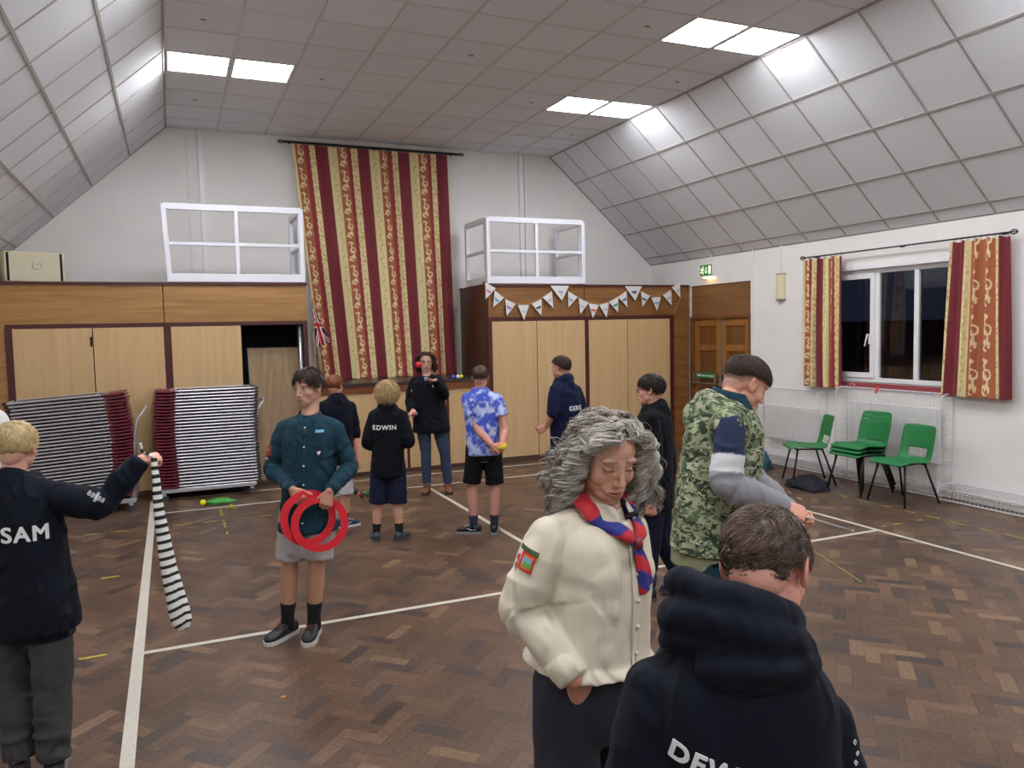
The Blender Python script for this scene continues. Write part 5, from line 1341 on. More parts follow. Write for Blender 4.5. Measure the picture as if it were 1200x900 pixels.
# ---- boy in teal scout shirt holding red rings
def teal():
    D = 4.73
    s = Fig(D, dict(neck=(363, 487), shR=(333, 502), shL=(394, 502), elR=(319, 549, .02), elL=(410, 547, .02), wrR=(342, 573, -.17), wrL=(387, 575, -.19),
        hiR=(346, 601), hiL=(377, 601), knR=(340, 655, -.03), knL=(371, 653, -.03), anR=(336, 712), anL=(367, 710), toeR=(312, 742), toeL=(371, 744)),
        (361, 454, 0, -42, 8, 2), 'teenage boy in a dark teal scout shirt and grey shorts holding red juggling rings', k=1.0, w=1.02, skin=(196, 150, 128))
    F, L_, U = s.front, s.lat, V(0, 0, 1)
    s.J['toeR'] = s.J['anR']+F*.8-L_*-.0+L_*.45; s.J['toeL'] = s.J['anL']+F*1.0
    s.body(.008, .0036, hands=[('R', nrm(-L_*.55-U*.70+F*.10), nrm(-L_*.7+U*.6), -1, dict(curl=.55, thumb=.35, k=.98)), ('L', nrm(L_*.30-U*.85+F*.10), nrm(L_*.85+U*.4), 1, dict(curl=.55, thumb=.35, k=.98))],
        face=dict(brow=(52, 36, 28), lips=(170, 100, 92), iris=(60, 46, 36)), legc=(190, 144, 120), ear=1.05)
    M = cloth('teal_shirt', (26, 58, 72), .8, .08)
    def ex(mb):
        n = s.J['neck']; mb.tube([n-U*.03, n+U*.006], [.064, .060], 20)
    o = top(s, 'shirt', M, neckt=.965, hem=-.18, off=.010, rad=(.060, .054, .051, .046, .037), amp=.009, base=.005, extra=ex, rx=(.172, .168, .160, .146, .146, .144, .096, .060), ry=(.118, .118, .116, .106, .110, .098, .074, .058), vox=.0065)
    collar(s, o, M)
    # cuffs
    for q in 'LR':
        W_, E = s.J['wr'+q], s.J['el'+q]; d = nrm(W_-E); MB().tube([W_-d*.055, W_+d*.005], [.042, .038], 18).build('cuff', M, o, smooth=True)
    fc = s.J['neck']*.5+s.pel*.5
    pl = MB(); T = s.bvh['shirt']; pts = []
    def front_pt(x, t, lift=.002):
        p = s.pel*(1-t)+s.J['neck']*t+L_*x+F*.5; h = T.ray_cast(Vector(p), Vector(-F), 1.0); return (np.array(h[0]) if h[0] is not None else p-F*.4)+F*lift
    st = [front_pt(0, t) for t in np.linspace(-.16, .98, 26)]; pl.tube(st, .016, 6, flat=.22, up=F); pl.build('placket', M, o, smooth=True)
    b = MB()
    for t in (.90, .71, .52, .33, .14, -.05): b.sphere(front_pt(0, t, .009), .0065, 10, 6, M=None)
    b.build('button', mat('button_pale', (206, 208, 205), .4), o)
    for x in (-.085, .085):
        pk = MB(); c = [front_pt(x+dx, t, .003) for dx, t in ((-.05, .78), (.05, .78), (.05, .57), (0, .54), (-.05, .57))]; pk.tube(c, .0022, 5, closed=True); c = [front_pt(x+dx, t, .004) for dx, t in ((-.05, .78), (.05, .78), (.05, .73), (0, .70), (-.05, .73))]
        pk.tube(c, .0022, 5, closed=True); pk.build('pocket', M, o)
    def badge(w_, h_, col, c, name, shape='rect', right=None, lift=.002): return project_print(s, 'shirt', o, patch_mesh(w_, h_, .003, shape=shape), 0, c, right if right is not None else -L_, U, mat('thread_%d_%d' % (sum(col), col[0]), col, .8), name=name, lift=lift)
    badge(.047, .016, (118, 182, 214), front_pt(-.085, .86), 'name_strip')
    badge(.044, .044, (40, 34, 66), front_pt(-.085, .645), 'world_badge', 'disc'); 
    fm = MB(); q = front_pt(-.085, .645, .007)
    for a in (-.5, 0, .5): fm.tube([q-U*.012, q+U*.001+L_*a*.012, q+U*.013+L_*a*.022], [.002, .004, .001], 6)
    fm.tube([q-U*.002-L_*.009, q-U*.002+L_*.009], .0018, 5); fm.build('fleur_emblem', PRINT, o)
    ra, _, hh = camera_frame(s.J['elR'])
    E, S_ = s.J['elR'], s.J['shR']
    sidew = nrm(L_*.8+F*.6)
    rgt = nrm(np.cross(U, sidew))
    for t, w_, h_, col, nm in ((.52, .056, .062, (122, 62, 44), 'sleeve_badge'), (.72, .048, .038, (86, 52, 92), 'sleeve_badge')):
        c = S_*(1-t)+E*t; bo = project_print(s, 'shirt', o, patch_mesh(w_, h_, .003), 0, c, rgt, U, mat('thread_%d_%d' % (sum(col), col[0]), col, .8), name=nm)
        cc = {122: (176, 96, 66), 86: (220, 210, 220)}[col[0]]; project_print(s, 'shirt', bo, patch_mesh(w_*.45, h_*.4, .003, shape='disc'), 0, c, rgt, U, mat('thread_%d_%d' % (sum(cc), cc[0]), cc, .8), name='emblem', lift=.004)
    GS = cloth('grey_jersey', (166, 164, 162), .9)
    legs(s, 'shorts', GS, [.098, .094, .098, .098, .10], .48, amp=.006, base=.005, off=.012)
    for q in 'LR': sock(s, q, (20, 20, 24), .14, .038)
    feet(s, col=(30, 31, 36), sole=(196, 194, 192), accent=(90, 30, 36))
    hair(s.H, s.root, 5200, .085, hl=(.64, .02, -.70), thick=.010, base=(58, 42, 32), var=.3, stand=.008, vol=.003, grav=.14, crown=(.35, -.45, .82), swirl=.5, S=7, w=.0011, lenf=lambda e: np.where(e[:, 1] > .3, .74, 1.0), clump=12, seed=4)
    # the rings: things of their own, held in his hands
    RM = mat('ring_red', (206, 26, 44), .35)
    g1, g2 = P(361.5, 607, D-.185), P(375, 613.5, D-.205)
    for i, (g, lab) in enumerate(((g1, 'flat red juggling ring held behind the other, nearer the right hand'), (g2, 'flat red juggling ring held in front of the other, lower one'))):
        m = MB(); n_ = nrm(-s.hf+U*.12+s.hr*(.25 if i == 0 else .05)); a = nrm(np.cross(U, n_)); b = np.cross(n_, a); ro, ri, hh_ = .165, .121, .0035
        vs = []; N = 72
        for k in range(N):
            an = 2*PI*k/N; e = a*math.cos(an)+b*math.sin(an)
            for r_, z_ in ((ro, -hh_), (ro, hh_), (ri, hh_), (ri, -hh_)): vs.append(g+e*r_+n_*z_)
        fs = [(k*4+j, k*4+(j+1) % 4, ((k+1) % N)*4+(j+1) % 4, ((k+1) % N)*4+j) for k in range(N) for j in range(4)]
        m.add(vs, fs); tag(m.build('juggling_ring', RM, None), lab, 'juggling ring', 'red rings held by the boy in the teal shirt')
def collar(s, parent, m, size=1.0, spread=.5, stand=.034):
    n = s.J['neck']; F, L_, U = s.front, s.lat, V(0, 0, 1); k = s.k*size
    mb = MB()
    inner = []; outer = []
    for a in np.linspace(-.93*PI, .93*PI, 25):
        r_ = V(0, 0, 0)+(-F)*math.cos(a)+L_*math.sin(a); fr = (1-math.cos(a))/2
        base = n+r_*.060*k+F*.006; inner.append(base+U*(stand+.010-.030*fr)*k)
        o = n+r_*(.078+.016*fr)*k+U*(.012-.045*fr)*k+F*.01*fr; outer.append(o)
    tip = len(outer)-1
    outer[0] = outer[0]-U*.022*k+L_*-.012*k; outer[tip] = outer[tip]-U*.022*k+L_*.012*k
    vs = inner+outer; N = len(inner); fs = [(i, i+1, N+i+1, N+i) for i in range(N-1)]
    mb.add(vs, fs); o = mb.build('collar', m, parent, smooth=True); sd = o.modifiers.new('t', 'SOLIDIFY'); sd.thickness = .003; sb_ = o.modifiers.new('s', 'SUBSURF'); sb_.levels = sb_.render_levels = 1
    return o

# ---- boy with the striped sock (SAM)
def sam():
    D = 3.2
    s = Fig(D, dict(neck=(18, 560), shR=(70, 583, .0), shL=(-36, 583), elR=(121, 590, .10), elL=(-62, 655, .05), wrR=(165, 539, .16), wrL=(-50, 720, .2),
        hiR=(58, 700), hiL=(14, 700), knR=(61, 800), knL=(16, 800, .03), anR=(64, 900), anL=(24, 902), toeR=(70, 905, .3), toeL=(20, 905, .3)),
        (20, 524, .02, 152, 6, 3), 'blond boy seen from behind in a navy hoodie printed SAM', k=.94, w=1.0, skin=(214, 164, 142))
    U = V(0, 0, 1); hr, hf = s.hr, s.hf
    s.body(.009, .004, hands=[('R', nrm(hr*.9+U*.05+hf*.2), nrm(U*.3+hf*.6), -1, dict(curls=[.95, 1.1, 1.15, 1.2], thumb=.8, k=.95)), ('L', nrm(-U+hf*.2), hf, 1, dict(curl=.5))], face=dict(brow=(150, 120, 80)), scalp=(176, 146, 106), ear=1.1)
    o = top(s, 'hoodie', NAVY, hem=-.26, off=.026, rad=(.082, .074, .066, .056, .044), hood=None, amp=.009, base=.006, seed=3.3, vox=.0075)
    rib = MB(); s.torso(rib, .016, lo=-9, rx=(.148, .150), ry=(.104, .106), ts=(-.32, -.22)); rib.build('hem_rib', NAVY, o, smooth=True)
    Wr, El = s.J['wrR'], s.J['elR']; d = nrm(Wr-El); MB().tube([Wr-d*.06, Wr-d*.005], [.043, .036], 18).build('cuff', NAVY, o, smooth=True)
    # collar hood low behind the neck
    hd = MB(); s.hood(hd, size=.80, back=.8, up=-.018); s.garment('hood', hd, NAVY, .008, 5, (), .004, 12, 4.4).parent = o
    s.root.children
    r_, u_, h_ = camera_frame(s.J['neck'])
    project_print(s, 'hoodie', o, 'SAM', .088, s.hit('hoodie', 30, 627), r_, u_, PRINT, bold=.0045, sx=.94)
    ar = s.J['shR']*.35+s.J['elR']*.65
    for i, (x, y, a) in enumerate(((-.026, .018, -.8), (-.014, .008, -.8), (-.002, .0, -.6), (.010, -.010, -.6), (.022, -.019, -.7), (-.006, -.010, -.7), (.006, .006, -.7))):
        me = text_mesh('8', .027, .0015, -.0004); me.transform(Matrix.Rotation(a, 4, 'Z')); project_print(s, 'hoodie', o, me, 0, s.hit('hoodie', 113, 582)+r_*x+u_*y, r_, u_, PRINT, name='sleeve_print')
    legs(s, 'trousers', cloth('charcoal_trousers', (66, 68, 68), .85), [.100, .090, .080, .076, .068], .97, amp=.010, off=.014, base=.006)
    feet(s, col=(40, 40, 44), sole=(150, 150, 150), accent=(90, 90, 90))
    hair(s.H, s.root, 4200, .075, hl=(.60, .0, -.74), thick=.009, base=(206, 180, 130), var=.22, stand=.006, grav=.3, swirl=.4, S=7, w=.0014, lenf=lambda e: 1-.45*(e[:, 2] < -.1), seed=8)
    # striped sock poi: hangs from his hand
    h0 = P(180, 537, D+.16-.02); h1 = P(216, 738, D+.13); t = np.linspace(0, 1, 320); 
    path = [h0*(1-a)+h1*a+hr*(-.030*math.sin(PI*a)*.6)*1.0 for a in t]
    rad = np.interp(t, [0, .1, .4, .7, .88, .95, .99, 1], [.012, .015, .026, .036, .044, .042, .026, .006])
    m = MB(); m.tube(path, rad, 40, flat=.72, up=-hf); v = np.vstack(m.v); v = v+vnoise(v*16)[:, None]*hr*.002
    al = np.repeat(t, 40)*.735; an = np.tile(np.arange(40), 320)/40*2*PI
    ph_ = al-.022*np.clip((al-.45)/.25, 0, 1)*np.abs(np.sin((an-2.0)/2))
    per = np.interp(al, [0, .73], [.044, .030]); cum = np.cumsum(np.r_[0, np.diff(np.unique(al))]); 
    stripe = (ph_/.0345) % 1.0 < np.interp(al, [0, .73], [.46, .36])
    col = np.where(stripe[:, None], lin((22, 22, 24)), lin((224, 224, 218))); m.c = [col]; m.v = [v]
    tt = thing('striped_sock', h1, 'long black and white striped sock hanging from the raised hand of SAM', 'sock poi')
    m.build('sock_tube', mat('knit', (128, 128, 128), .85, attr=True, bump=.3, bump_scale=500), tt, attr=True, smooth=True)
    e = MB(); q0, q1, q2 = P(178, 536, D+.15), P(168, 533, D+.20), P(164, 519, D+.20); pp = cat_rom([q0, (q0+q1)/2+U*.012, q1+U*.008, q2], 8); e.tube(pp, .006, 8)
    n_ = len(pp); e.c = [np.array([lin((22, 22, 24)) if (i//5) % 2 else lin((210, 210, 204)) for i in range(n_) for _ in range(8)])]; e.build('tail', mat('knit', (128, 128, 128), .85, attr=True), tt, attr=True, smooth=True)

# ---- someone at the very left edge, white ribbed cap
def edge_person():
    D = 3.9
    s = Fig(D, dict(neck=(-12, 537), shR=(22, 556, .1), shL=(-52, 556), elR=(14, 620, .15), elL=(-62, 620), wrR=(6, 680, .2), wrL=(-60, 680), hiR=(4, 670), hiL=(-32, 670), knR=(4, 770), knL=(-34, 770), anR=(4, 850), anL=(-34, 850), toeR=(6, 850, .3), toeL=(-34, 850, .3)),
        (-10, 505, 0, 170, 5, 0), 'person at the picture edge in a white ribbed cap, mostly behind the blond boy', k=.96)
    U = V(0, 0, 1)
    s.body(.010, .005, hands=[('R', -U, s.front, -1, dict(curl=.5)), ('L', -U, s.front, 1, dict(curl=.5))], face=dict(brow=(90, 70, 60)))
    top(s, 'shirt', cloth('pale_jersey', (196, 196, 196)), hem=-.2, vox=.010)
    legs(s, 'trousers', BLACKC, [.095, .085, .075, .07, .06], .97, off=.01, vox=.010); feet(s)
    m = MB(); m.sphere((0, 0, 0), 1, 40, 28); e = np.vstack(m.v); q = np.array([0, -.012, .03])+e*np.array([.086, .104, .092])*(1+.014*np.sin(np.arctan2(e[:, 1], e[:, 0])*26))[:, None]; q[:, 2] = np.maximum(q[:, 2], .015+.02*q[:, 1]/.1)
    m.v = [s.H.c+(q@s.H.M)*s.H.k]; m.c = [np.tile(lin((206, 206, 204)), (len(q), 1))]; m.build('knitted_cap', mat('cap_knit', (206, 206, 204), .9, bump=.3), s.root, smooth=True)

# ---- boy with ginger hair behind the teal shirt
def ginger():
    D = 7.43
    s = Fig(D, dict(neck=(395, 466), shL=(377, 477, -.05), shR=(411, 477, .05), elL=(372, 512, -.02), elR=(416, 510, .08), wrL=(374, 535, .1), wrR=(420, 538, .03), hiL=(386, 535), hiR=(404, 535), knL=(385, 580), knR=(404, 578), anL=(385, 612), anR=(404, 609), toeL=(388, 615, .2), toeR=(414, 618, .06)),
        (393, 452, 0, 148, 4, 0), 'ginger-haired boy in a dark navy sweatshirt, mostly behind the teal shirted boy', k=.90, skin=(206, 150, 130))
    U = V(0, 0, 1)
    s.body(.009, .0042, arms_fine=True, hands=[('R', nrm(-U+s.hr*.1), s.front, -1, dict(curl=.7)), ('L', -U, s.front, 1, dict(curl=.5))], face=dict(brow=(120, 70, 40)), ear=1.1)
    top(s, 'sweatshirt', NAVY, hem=-.12, off=.022, rad=(.072, .066, .062, .056, .045), upto=.58, hood=dict(size=.8, up=-.01), vox=.009)
    def pat(v): n = vnoise(v*22); return np.where((n > .15)[:, None], lin((150, 156, 166)), lin((196, 198, 200)))
    legs(s, 'shorts', mat('patterned_cloth', (128, 128, 128), .8, attr=True), [.095, .09, .090, .090, .09], .48, off=.012, colf=pat)
    for q in 'LR': sock(s, q, (24, 24, 30), .07, .036)
    feet(s, col=(30, 46, 96), sole=(210, 210, 212), accent=(220, 220, 224))
    hair(s.H, s.root, 2400, .07, hl=(.6, .0, -.74), thick=.011, base=(140, 74, 40), var=.25, stand=.006, grav=.3, w=.0020, seed=12)

# ---- EDWIN
def edwin():
    D = 6.93
    s = Fig(D, dict(neck=(454, 474), shL=(437, 487), shR=(472, 487), elL=(431, 519, -.03), elR=(479, 517, -.03), wrL=(443, 524, .18), wrR=(473, 521, .18), hiL=(445, 546), hiR=(465, 546), knL=(443, 592), knR=(466, 592), anL=(441, 622), anR=(468, 621), toeL=(438, 628, .2), toeR=(480, 628, .16)),
        (454, 459, 0, 176, -2, 0), 'blond boy seen from behind in a black hoodie printed EDWIN', k=.86, w=.95, skin=(206, 156, 134))
    U = V(0, 0, 1)
    s.body(.008, .004, hands=[('L', nrm(s.hr*.6+s.hf*.6), U, 1, dict(curl=.8)), ('R', nrm(-s.hr*.5+s.hf*.6), U, -1, dict(curl=.8))], face=dict(brow=(150, 120, 80)))
    o = top(s, 'hoodie', cloth('black_fleece', (9, 11, 19)), hem=-.16, off=.022, rad=(.066, .064, .066, .06, .044), hood=dict(size=.86, back=.9, up=-.012), amp=.006, vox=.008, seed=7)
    r_, u_, h_ = camera_frame(s.J['neck']); project_print(s, 'hoodie', o, 'EDWIN', .058, s.hit('hoodie', 450.5, 501.5), r_, u_, PRINT, bold=.0040)
    legs(s, 'shorts', cloth('navy_shorts', (24, 28, 52)), [.094, .098, .100, .10, .10], .46, off=.012, hipr=(.15, .165, .150))
    for q in 'LR': sock(s, q, (16, 16, 20), .09, .037)
    feet(s, col=(58, 68, 78), sole=(70, 74, 80), accent=(120, 140, 156))
    hair(s.H, s.root, 3200, .13, hl=(.6, -.55, -.75), thick=.010, base=(194, 168, 120), var=.28, stand=.010, vol=.006, grav=.42, swirl=.35, S=9, short=False, w=.0022, jit=.35, seed=15, curl=.004, curl_n=1.5)

# ---- juggling woman at the back
def juggler():
    D = 9.0
    s = Fig(D, dict(neck=(500, 440), shR=(485.5, 448), shL=(514, 447), elR=(481.5, 471, .02), elL=(520, 463, -.06), wrR=(484, 481, -.20), wrL=(510, 446, -.26), hiR=(496, 497), hiL=(514, 497), knR=(499, 529, -.02), knL=(521, 530, -.02), anR=(500, 564), anL=(525, 565), toeR=(497, 577, -.2), toeL=(527, 578, -.2)),
        (499, 424, -.02, 4, 4, 0), 'woman with glasses and brown hair in a long navy fleece juggling by the ledge', k=1.0, w=1.05, skin=(206, 160, 142))
    U, F, L_ = V(0, 0, 1), s.front, s.lat
    s.body(.010, .0042, hands=[('R', nrm(F*.7-U*.5-L_*.2), nrm(L_*.8+F*.2), -1, dict(curl=.5, thumb=.4)), ('L', nrm(L_*.45+F*.7+U*.05), nrm(-L_*.8+F*.5), 1, dict(curl=.22, thumb=.1))], face=dict(brow=(70, 44, 34), lips=(176, 92, 92)), cheek=1.05)
    FL = cloth('navy_long_fleece', (11, 13, 23))
    def ex(mb):
        n = s.J['neck']
        for a in np.linspace(-2.2, 2.2, 9): mb.sphere(n+(-F*math.cos(a)+L_*math.sin(a))*.066+U*(.006-.012*(1-math.cos(a))), .022, 12, 8)
    o = top(s, 'fleece', FL, hem=-.16, off=.030, rad=(.074, .070, .066, .060, .046), extra=ex, rx=(.180, .176, .170, .152, .150, .142, .098, .062), ry=(.13, .135, .13, .12, .128, .11, .078, .064), vox=.009, neckt=.99)
    c = s.J['neck']*.93+s.pel*.07
    bl = MB(); bl.prism([s.J['neck']+F*.095-U*.015+L_*-.020, s.J['neck']+F*.095-U*.015+L_*.020, s.J['neck']*.90+s.pel*.10+F*.135+L_*.004], F*.006); bl.build('blouse', mat('pale_blue_cloth', (120, 150, 196), .7), o)
    q = s.J['neck']*.80+s.pel*.20+F*.165-L_*.085; MB().obox(q, (.014, .012, .004), np.array([L_, U, F])).build('chest_logo', PRINT, o)
    q = (s.J['shR']*.6+s.J['elR']*.4)+F*.075; MB().obox(q, (.010, .014, .004), np.array([L_, U, F])).build('chest_logo', PRINT, o)
    legs(s, 'jeans', cloth('blue_jeans', (56, 68, 90), .8), [.090, .080, .062, .060, .048], .97, off=.012, amp=.004)
    feet(s, col=(122, 76, 52), sole=(60, 44, 36), accent=(84, 54, 40), boot=True)
    hair(s.H, s.root, 2600, .15, hl=(.58, -.1, -.7), thick=.006, base=(66, 40, 32), var=.25, stand=.005, vol=.004, grav=.6, part=.0, S=10, w=.0018, curl=.003, curl_n=2, seed=18, short=False, clear=True, lenf=lambda e: 1-.35*(np.abs(e[:, 0]) < .5))
    glasses(s, (70, 40, 44))
    p = P(490.5, 427.5, D-.35); ball(p, .036, [(206, 40, 52)], 'red juggling ball in the air beside the head of the juggling woman')
    p = P(485.5, 486, D-.30); ball(p, .030, [(150, 60, 60), (60, 60, 60)], 'dull red ball in the lowered hand of the juggling woman')
def glasses(s, col, r=.019):
    H = s.H; g = MB()
    for sx in (-1, 1):
        g.tube([H.w(sx*.033+r*1.15*math.cos(a), .0955-abs(math.cos(a))*.004, -.001+r*.85*math.sin(a)) for a in np.linspace(0, 2*PI, 17)[:-1]], .0016, 6, closed=True)
        g.tube([H.w(sx*.055, .090, .004), H.w(sx*.073, .06, .006), H.w(sx*.080, .01, .006), H.w(sx*.079, -.012, -.004)], .0014, 6)
    g.tube([H.w(-.013, .096, .004), H.w(0, .100, .006), H.w(.013, .096, .004)], .0015, 6)
    return g.build('glasses', mat('frame_%d' % sum(col), col, .3), s.root)

# ---- boy in tie-dye T-shirt
def tiedye():
    D = 7.1
    s = Fig(D, dict(neck=(563, 457), shL=(547, 467), shR=(582, 467), elL=(560, 503, -.10), elR=(592, 503, -.06), wrL=(577, 522, -.20), wrR=(588, 521, -.18), hiL=(557, 528), hiR=(577, 528), knL=(553, 569), knR=(580, 570), anL=(555, 608), anR=(579, 612), toeL=(540, 620, .02), toeR=(581, 624, .15)),
        (563, 442, 0, 174, 6, 0), 'boy in a blue and white tie-dye T-shirt holding a yellow ball behind his back', k=.93, w=.98, skin=(202, 150, 134))
    U, F, L_ = V(0, 0, 1), s.front, s.lat
    s.body(.008, .004, arms_fine=True, hands=[('L', nrm(s.hr*.75-U*.45-s.hf*.1), nrm(U*.8+s.hr*.2), -1, dict(curl=.55, thumb=.3)), ('R', nrm(-s.hr*.55-U*.62-s.hf*.3), nrm(U*.6-s.hr*.5), 1, dict(curl=.85, thumb=.6))], face=dict(brow=(60, 44, 36)), scalp=(70, 54, 46), legc=(194, 142, 126))
    def td(v):
        l = (v-s.pel)@np.array([L_, F, U]).T; a = .5*vnoise(l*10+3)+.6*vnoise(l*24)+.7*vnoise(l*46+5)+.22*np.sin(np.hypot(l[:, 0]-.03, l[:, 2]-.2)*42+3*vnoise(l*6)); w = np.clip((a+.25)/.8, 0, 1)[:, None]
        c = lin((62, 84, 192))*(1-w)+lin((186, 200, 236))*w; low = np.clip((.10-l[:, 2])/.12, 0, 1)[:, None]*.5; return c*(1-low)+lin((70, 100, 150))*low*.6+c*low*.4
    top(s, 't_shirt', mat('tie_dye', (128, 128, 128), .85, attr=True, bump=.15), hem=-.06, off=.014, rad=(.070, .072, .07, .07, .07), upto=.28, colf=td, rx=(.158, .160, .156, .150, .160, .160, .108, .062), ry=(.118, .120, .116, .108, .114, .098, .074, .060), vox=.007, amp=.006, base=.005)
    legs(s, 'shorts', BLACKC, [.096, .094, .092, .092, .09], .44, off=.010)
    for q in 'LR': sock(s, q, (34, 40, 60), .10, .038)
    feet(s, col=(26, 27, 30), sole=(130, 134, 138), accent=(196, 198, 200))
    hair(s.H, s.root, 3000, .030, hl=(.6, .0, -.72), thick=.007, base=(80, 62, 52), var=.25, stand=.006, grav=.25, S=5, w=.0016, seed=21)
    t = MB(); c = P(588.5, 523, D-.27); t.sphere((0, 0, 0), 1, 24, 16); v = np.vstack(t.v)*np.array([.048, .030, .034]); M_ = np.array([nrm(s.hr+U*.35), s.hf, np.cross(nrm(s.hr+U*.35), s.hf)]); t.v = [c+v@M_]
    k = (np.floor((np.arctan2(v[:, 1], v[:, 2])/PI+1)*3) % 3).astype(int); t.c = [np.array([lin(x) for x in ((232, 206, 40), (232, 214, 60), (206, 120, 60))])[k]]
    tag(t.build('beanbag', mat('beanbag_skin', (128, 128, 128), .6, attr=True), None, attr=True, smooth=True), 'yellow beanbag held behind the back of the tie-dye boy', 'beanbag')

# ---- boy whose hoodie reads GERG
def gerg():
    D = 7.3
    s = Fig(D, dict(neck=(660, 446), shL=(650, 457, -.13), shR=(675, 457, .10), elL=(648, 484, -.16), elR=(683, 486, .12), wrL=(640, 500, -.10), wrR=(688, 510, .18), hiL=(657, 522, -.06), hiR=(672, 522, .06), knL=(655, 565, -.06), knR=(672, 568, .06), anL=(657, 607, -.05), anR=(676, 606, .06), toeL=(640, 615, .05), toeR=(660, 615, .15)),
        (657, 431, 0, -118, 4, 0), 'boy turned to the left in a bright navy hoodie, against the pale cupboard doors', k=.93, skin=(200, 148, 128))
    U, F, L_ = V(0, 0, 1), s.front, s.lat
    s.body(.008, .004, arms_fine=True, hands=[('L', nrm(-s.hr*.8-U*.45), nrm(U*.7-s.hr*.3), 1, dict(curl=.9, thumb=.7)), ('R', -U, F, -1, dict(curl=.5))], face=dict(brow=(66, 48, 36)), scalp=(80, 60, 46))
    o = top(s, 'hoodie', NAVY2, hem=-.16, off=.024, rad=(.070, .066, .062, .056, .046), upto=.62, hood=dict(size=.85), vox=.008, seed=9)
    r_, u_, h_ = camera_frame(s.J['neck']); rr_ = nrm(r_*.85+h_*.45)
    project_print(s, 'hoodie', o, 'GERG', .060, s.hit('hoodie', 675.0, 478.5), rr_, u_, PRINT, bold=.004)
    legs(s, 'trousers', BLACKC, [.092, .082, .07, .066, .055], .96, off=.01); feet(s)
    hair(s.H, s.root, 3000, .042, hl=(.58, .0, -.66), thick=.010, base=(66, 46, 34), var=.3, stand=.012, lift=.8, grav=.1, S=5, w=.0018, seed=24, lenf=lambda e: np.where(e[:, 2] > .5, 1.1, .55))

# ---- boy with glasses striding to the left
def strider():
    D = 5.3
    s = Fig(D, dict(neck=(766, 477), shL=(764, 492, -.16), shR=(778, 490, .16), elL=(767, 546, -.17), elR=(784, 545, .18), wrL=(764, 588, -.20), wrR=(780, 592, .22), hiL=(766, 575, -.07), hiR=(770, 575, .07), knL=(763, 634, -.07), knR=(777, 632, .06), anL=(757, 694, -.07), anR=(801, 674, .05), toeL=(740, 700, -.07), toeR=(790, 690, .05)),
        (762, 457, 0, -98, 2, 0), 'boy with dark hair and glasses striding left in a dark hoodie', k=.93, skin=(206, 152, 132))
    U, F, L_ = V(0, 0, 1), s.front, s.lat
    s.body(.008, .0036, hands=[('L', nrm(-U-s.hr*.1), nrm(F), 1, dict(curl=.75, thumb=.5)), ('R', -U, F, -1, dict(curl=.5))], face=dict(brow=(46, 34, 30), lips=(186, 110, 104)), ear=1.05)
    top(s, 'hoodie', cloth('black_fleece', (9, 11, 19)), hem=-.20, off=.020, rad=(.070, .064, .060, .055, .044), hood=dict(size=.82, up=-.008), vox=.008, seed=11)
    legs(s, 'trousers', cloth('navy_joggers', (20, 25, 46)), [.098, .088, .076, .070, .058], .97, off=.012, amp=.008)
    shoe(s.root, s.J['anL'], s.J['toeL'], .92, col=(22, 24, 34), sole=(60, 62, 70), accent=(80, 90, 110)); shoe(s.root, s.J['anR'], s.J['toeR'], .92, col=(22, 24, 40), sole=(60, 62, 80), accent=(90, 100, 130), z=.02, tilt=-.2)
    hair(s.H, s.root, 3400, .06, hl=(.50, .0, -.72), thick=.010, base=(40, 31, 29), var=.3, stand=.008, vol=.002, grav=.2, S=6, w=.0018, seed=27)
    glasses(s, (40, 40, 60))
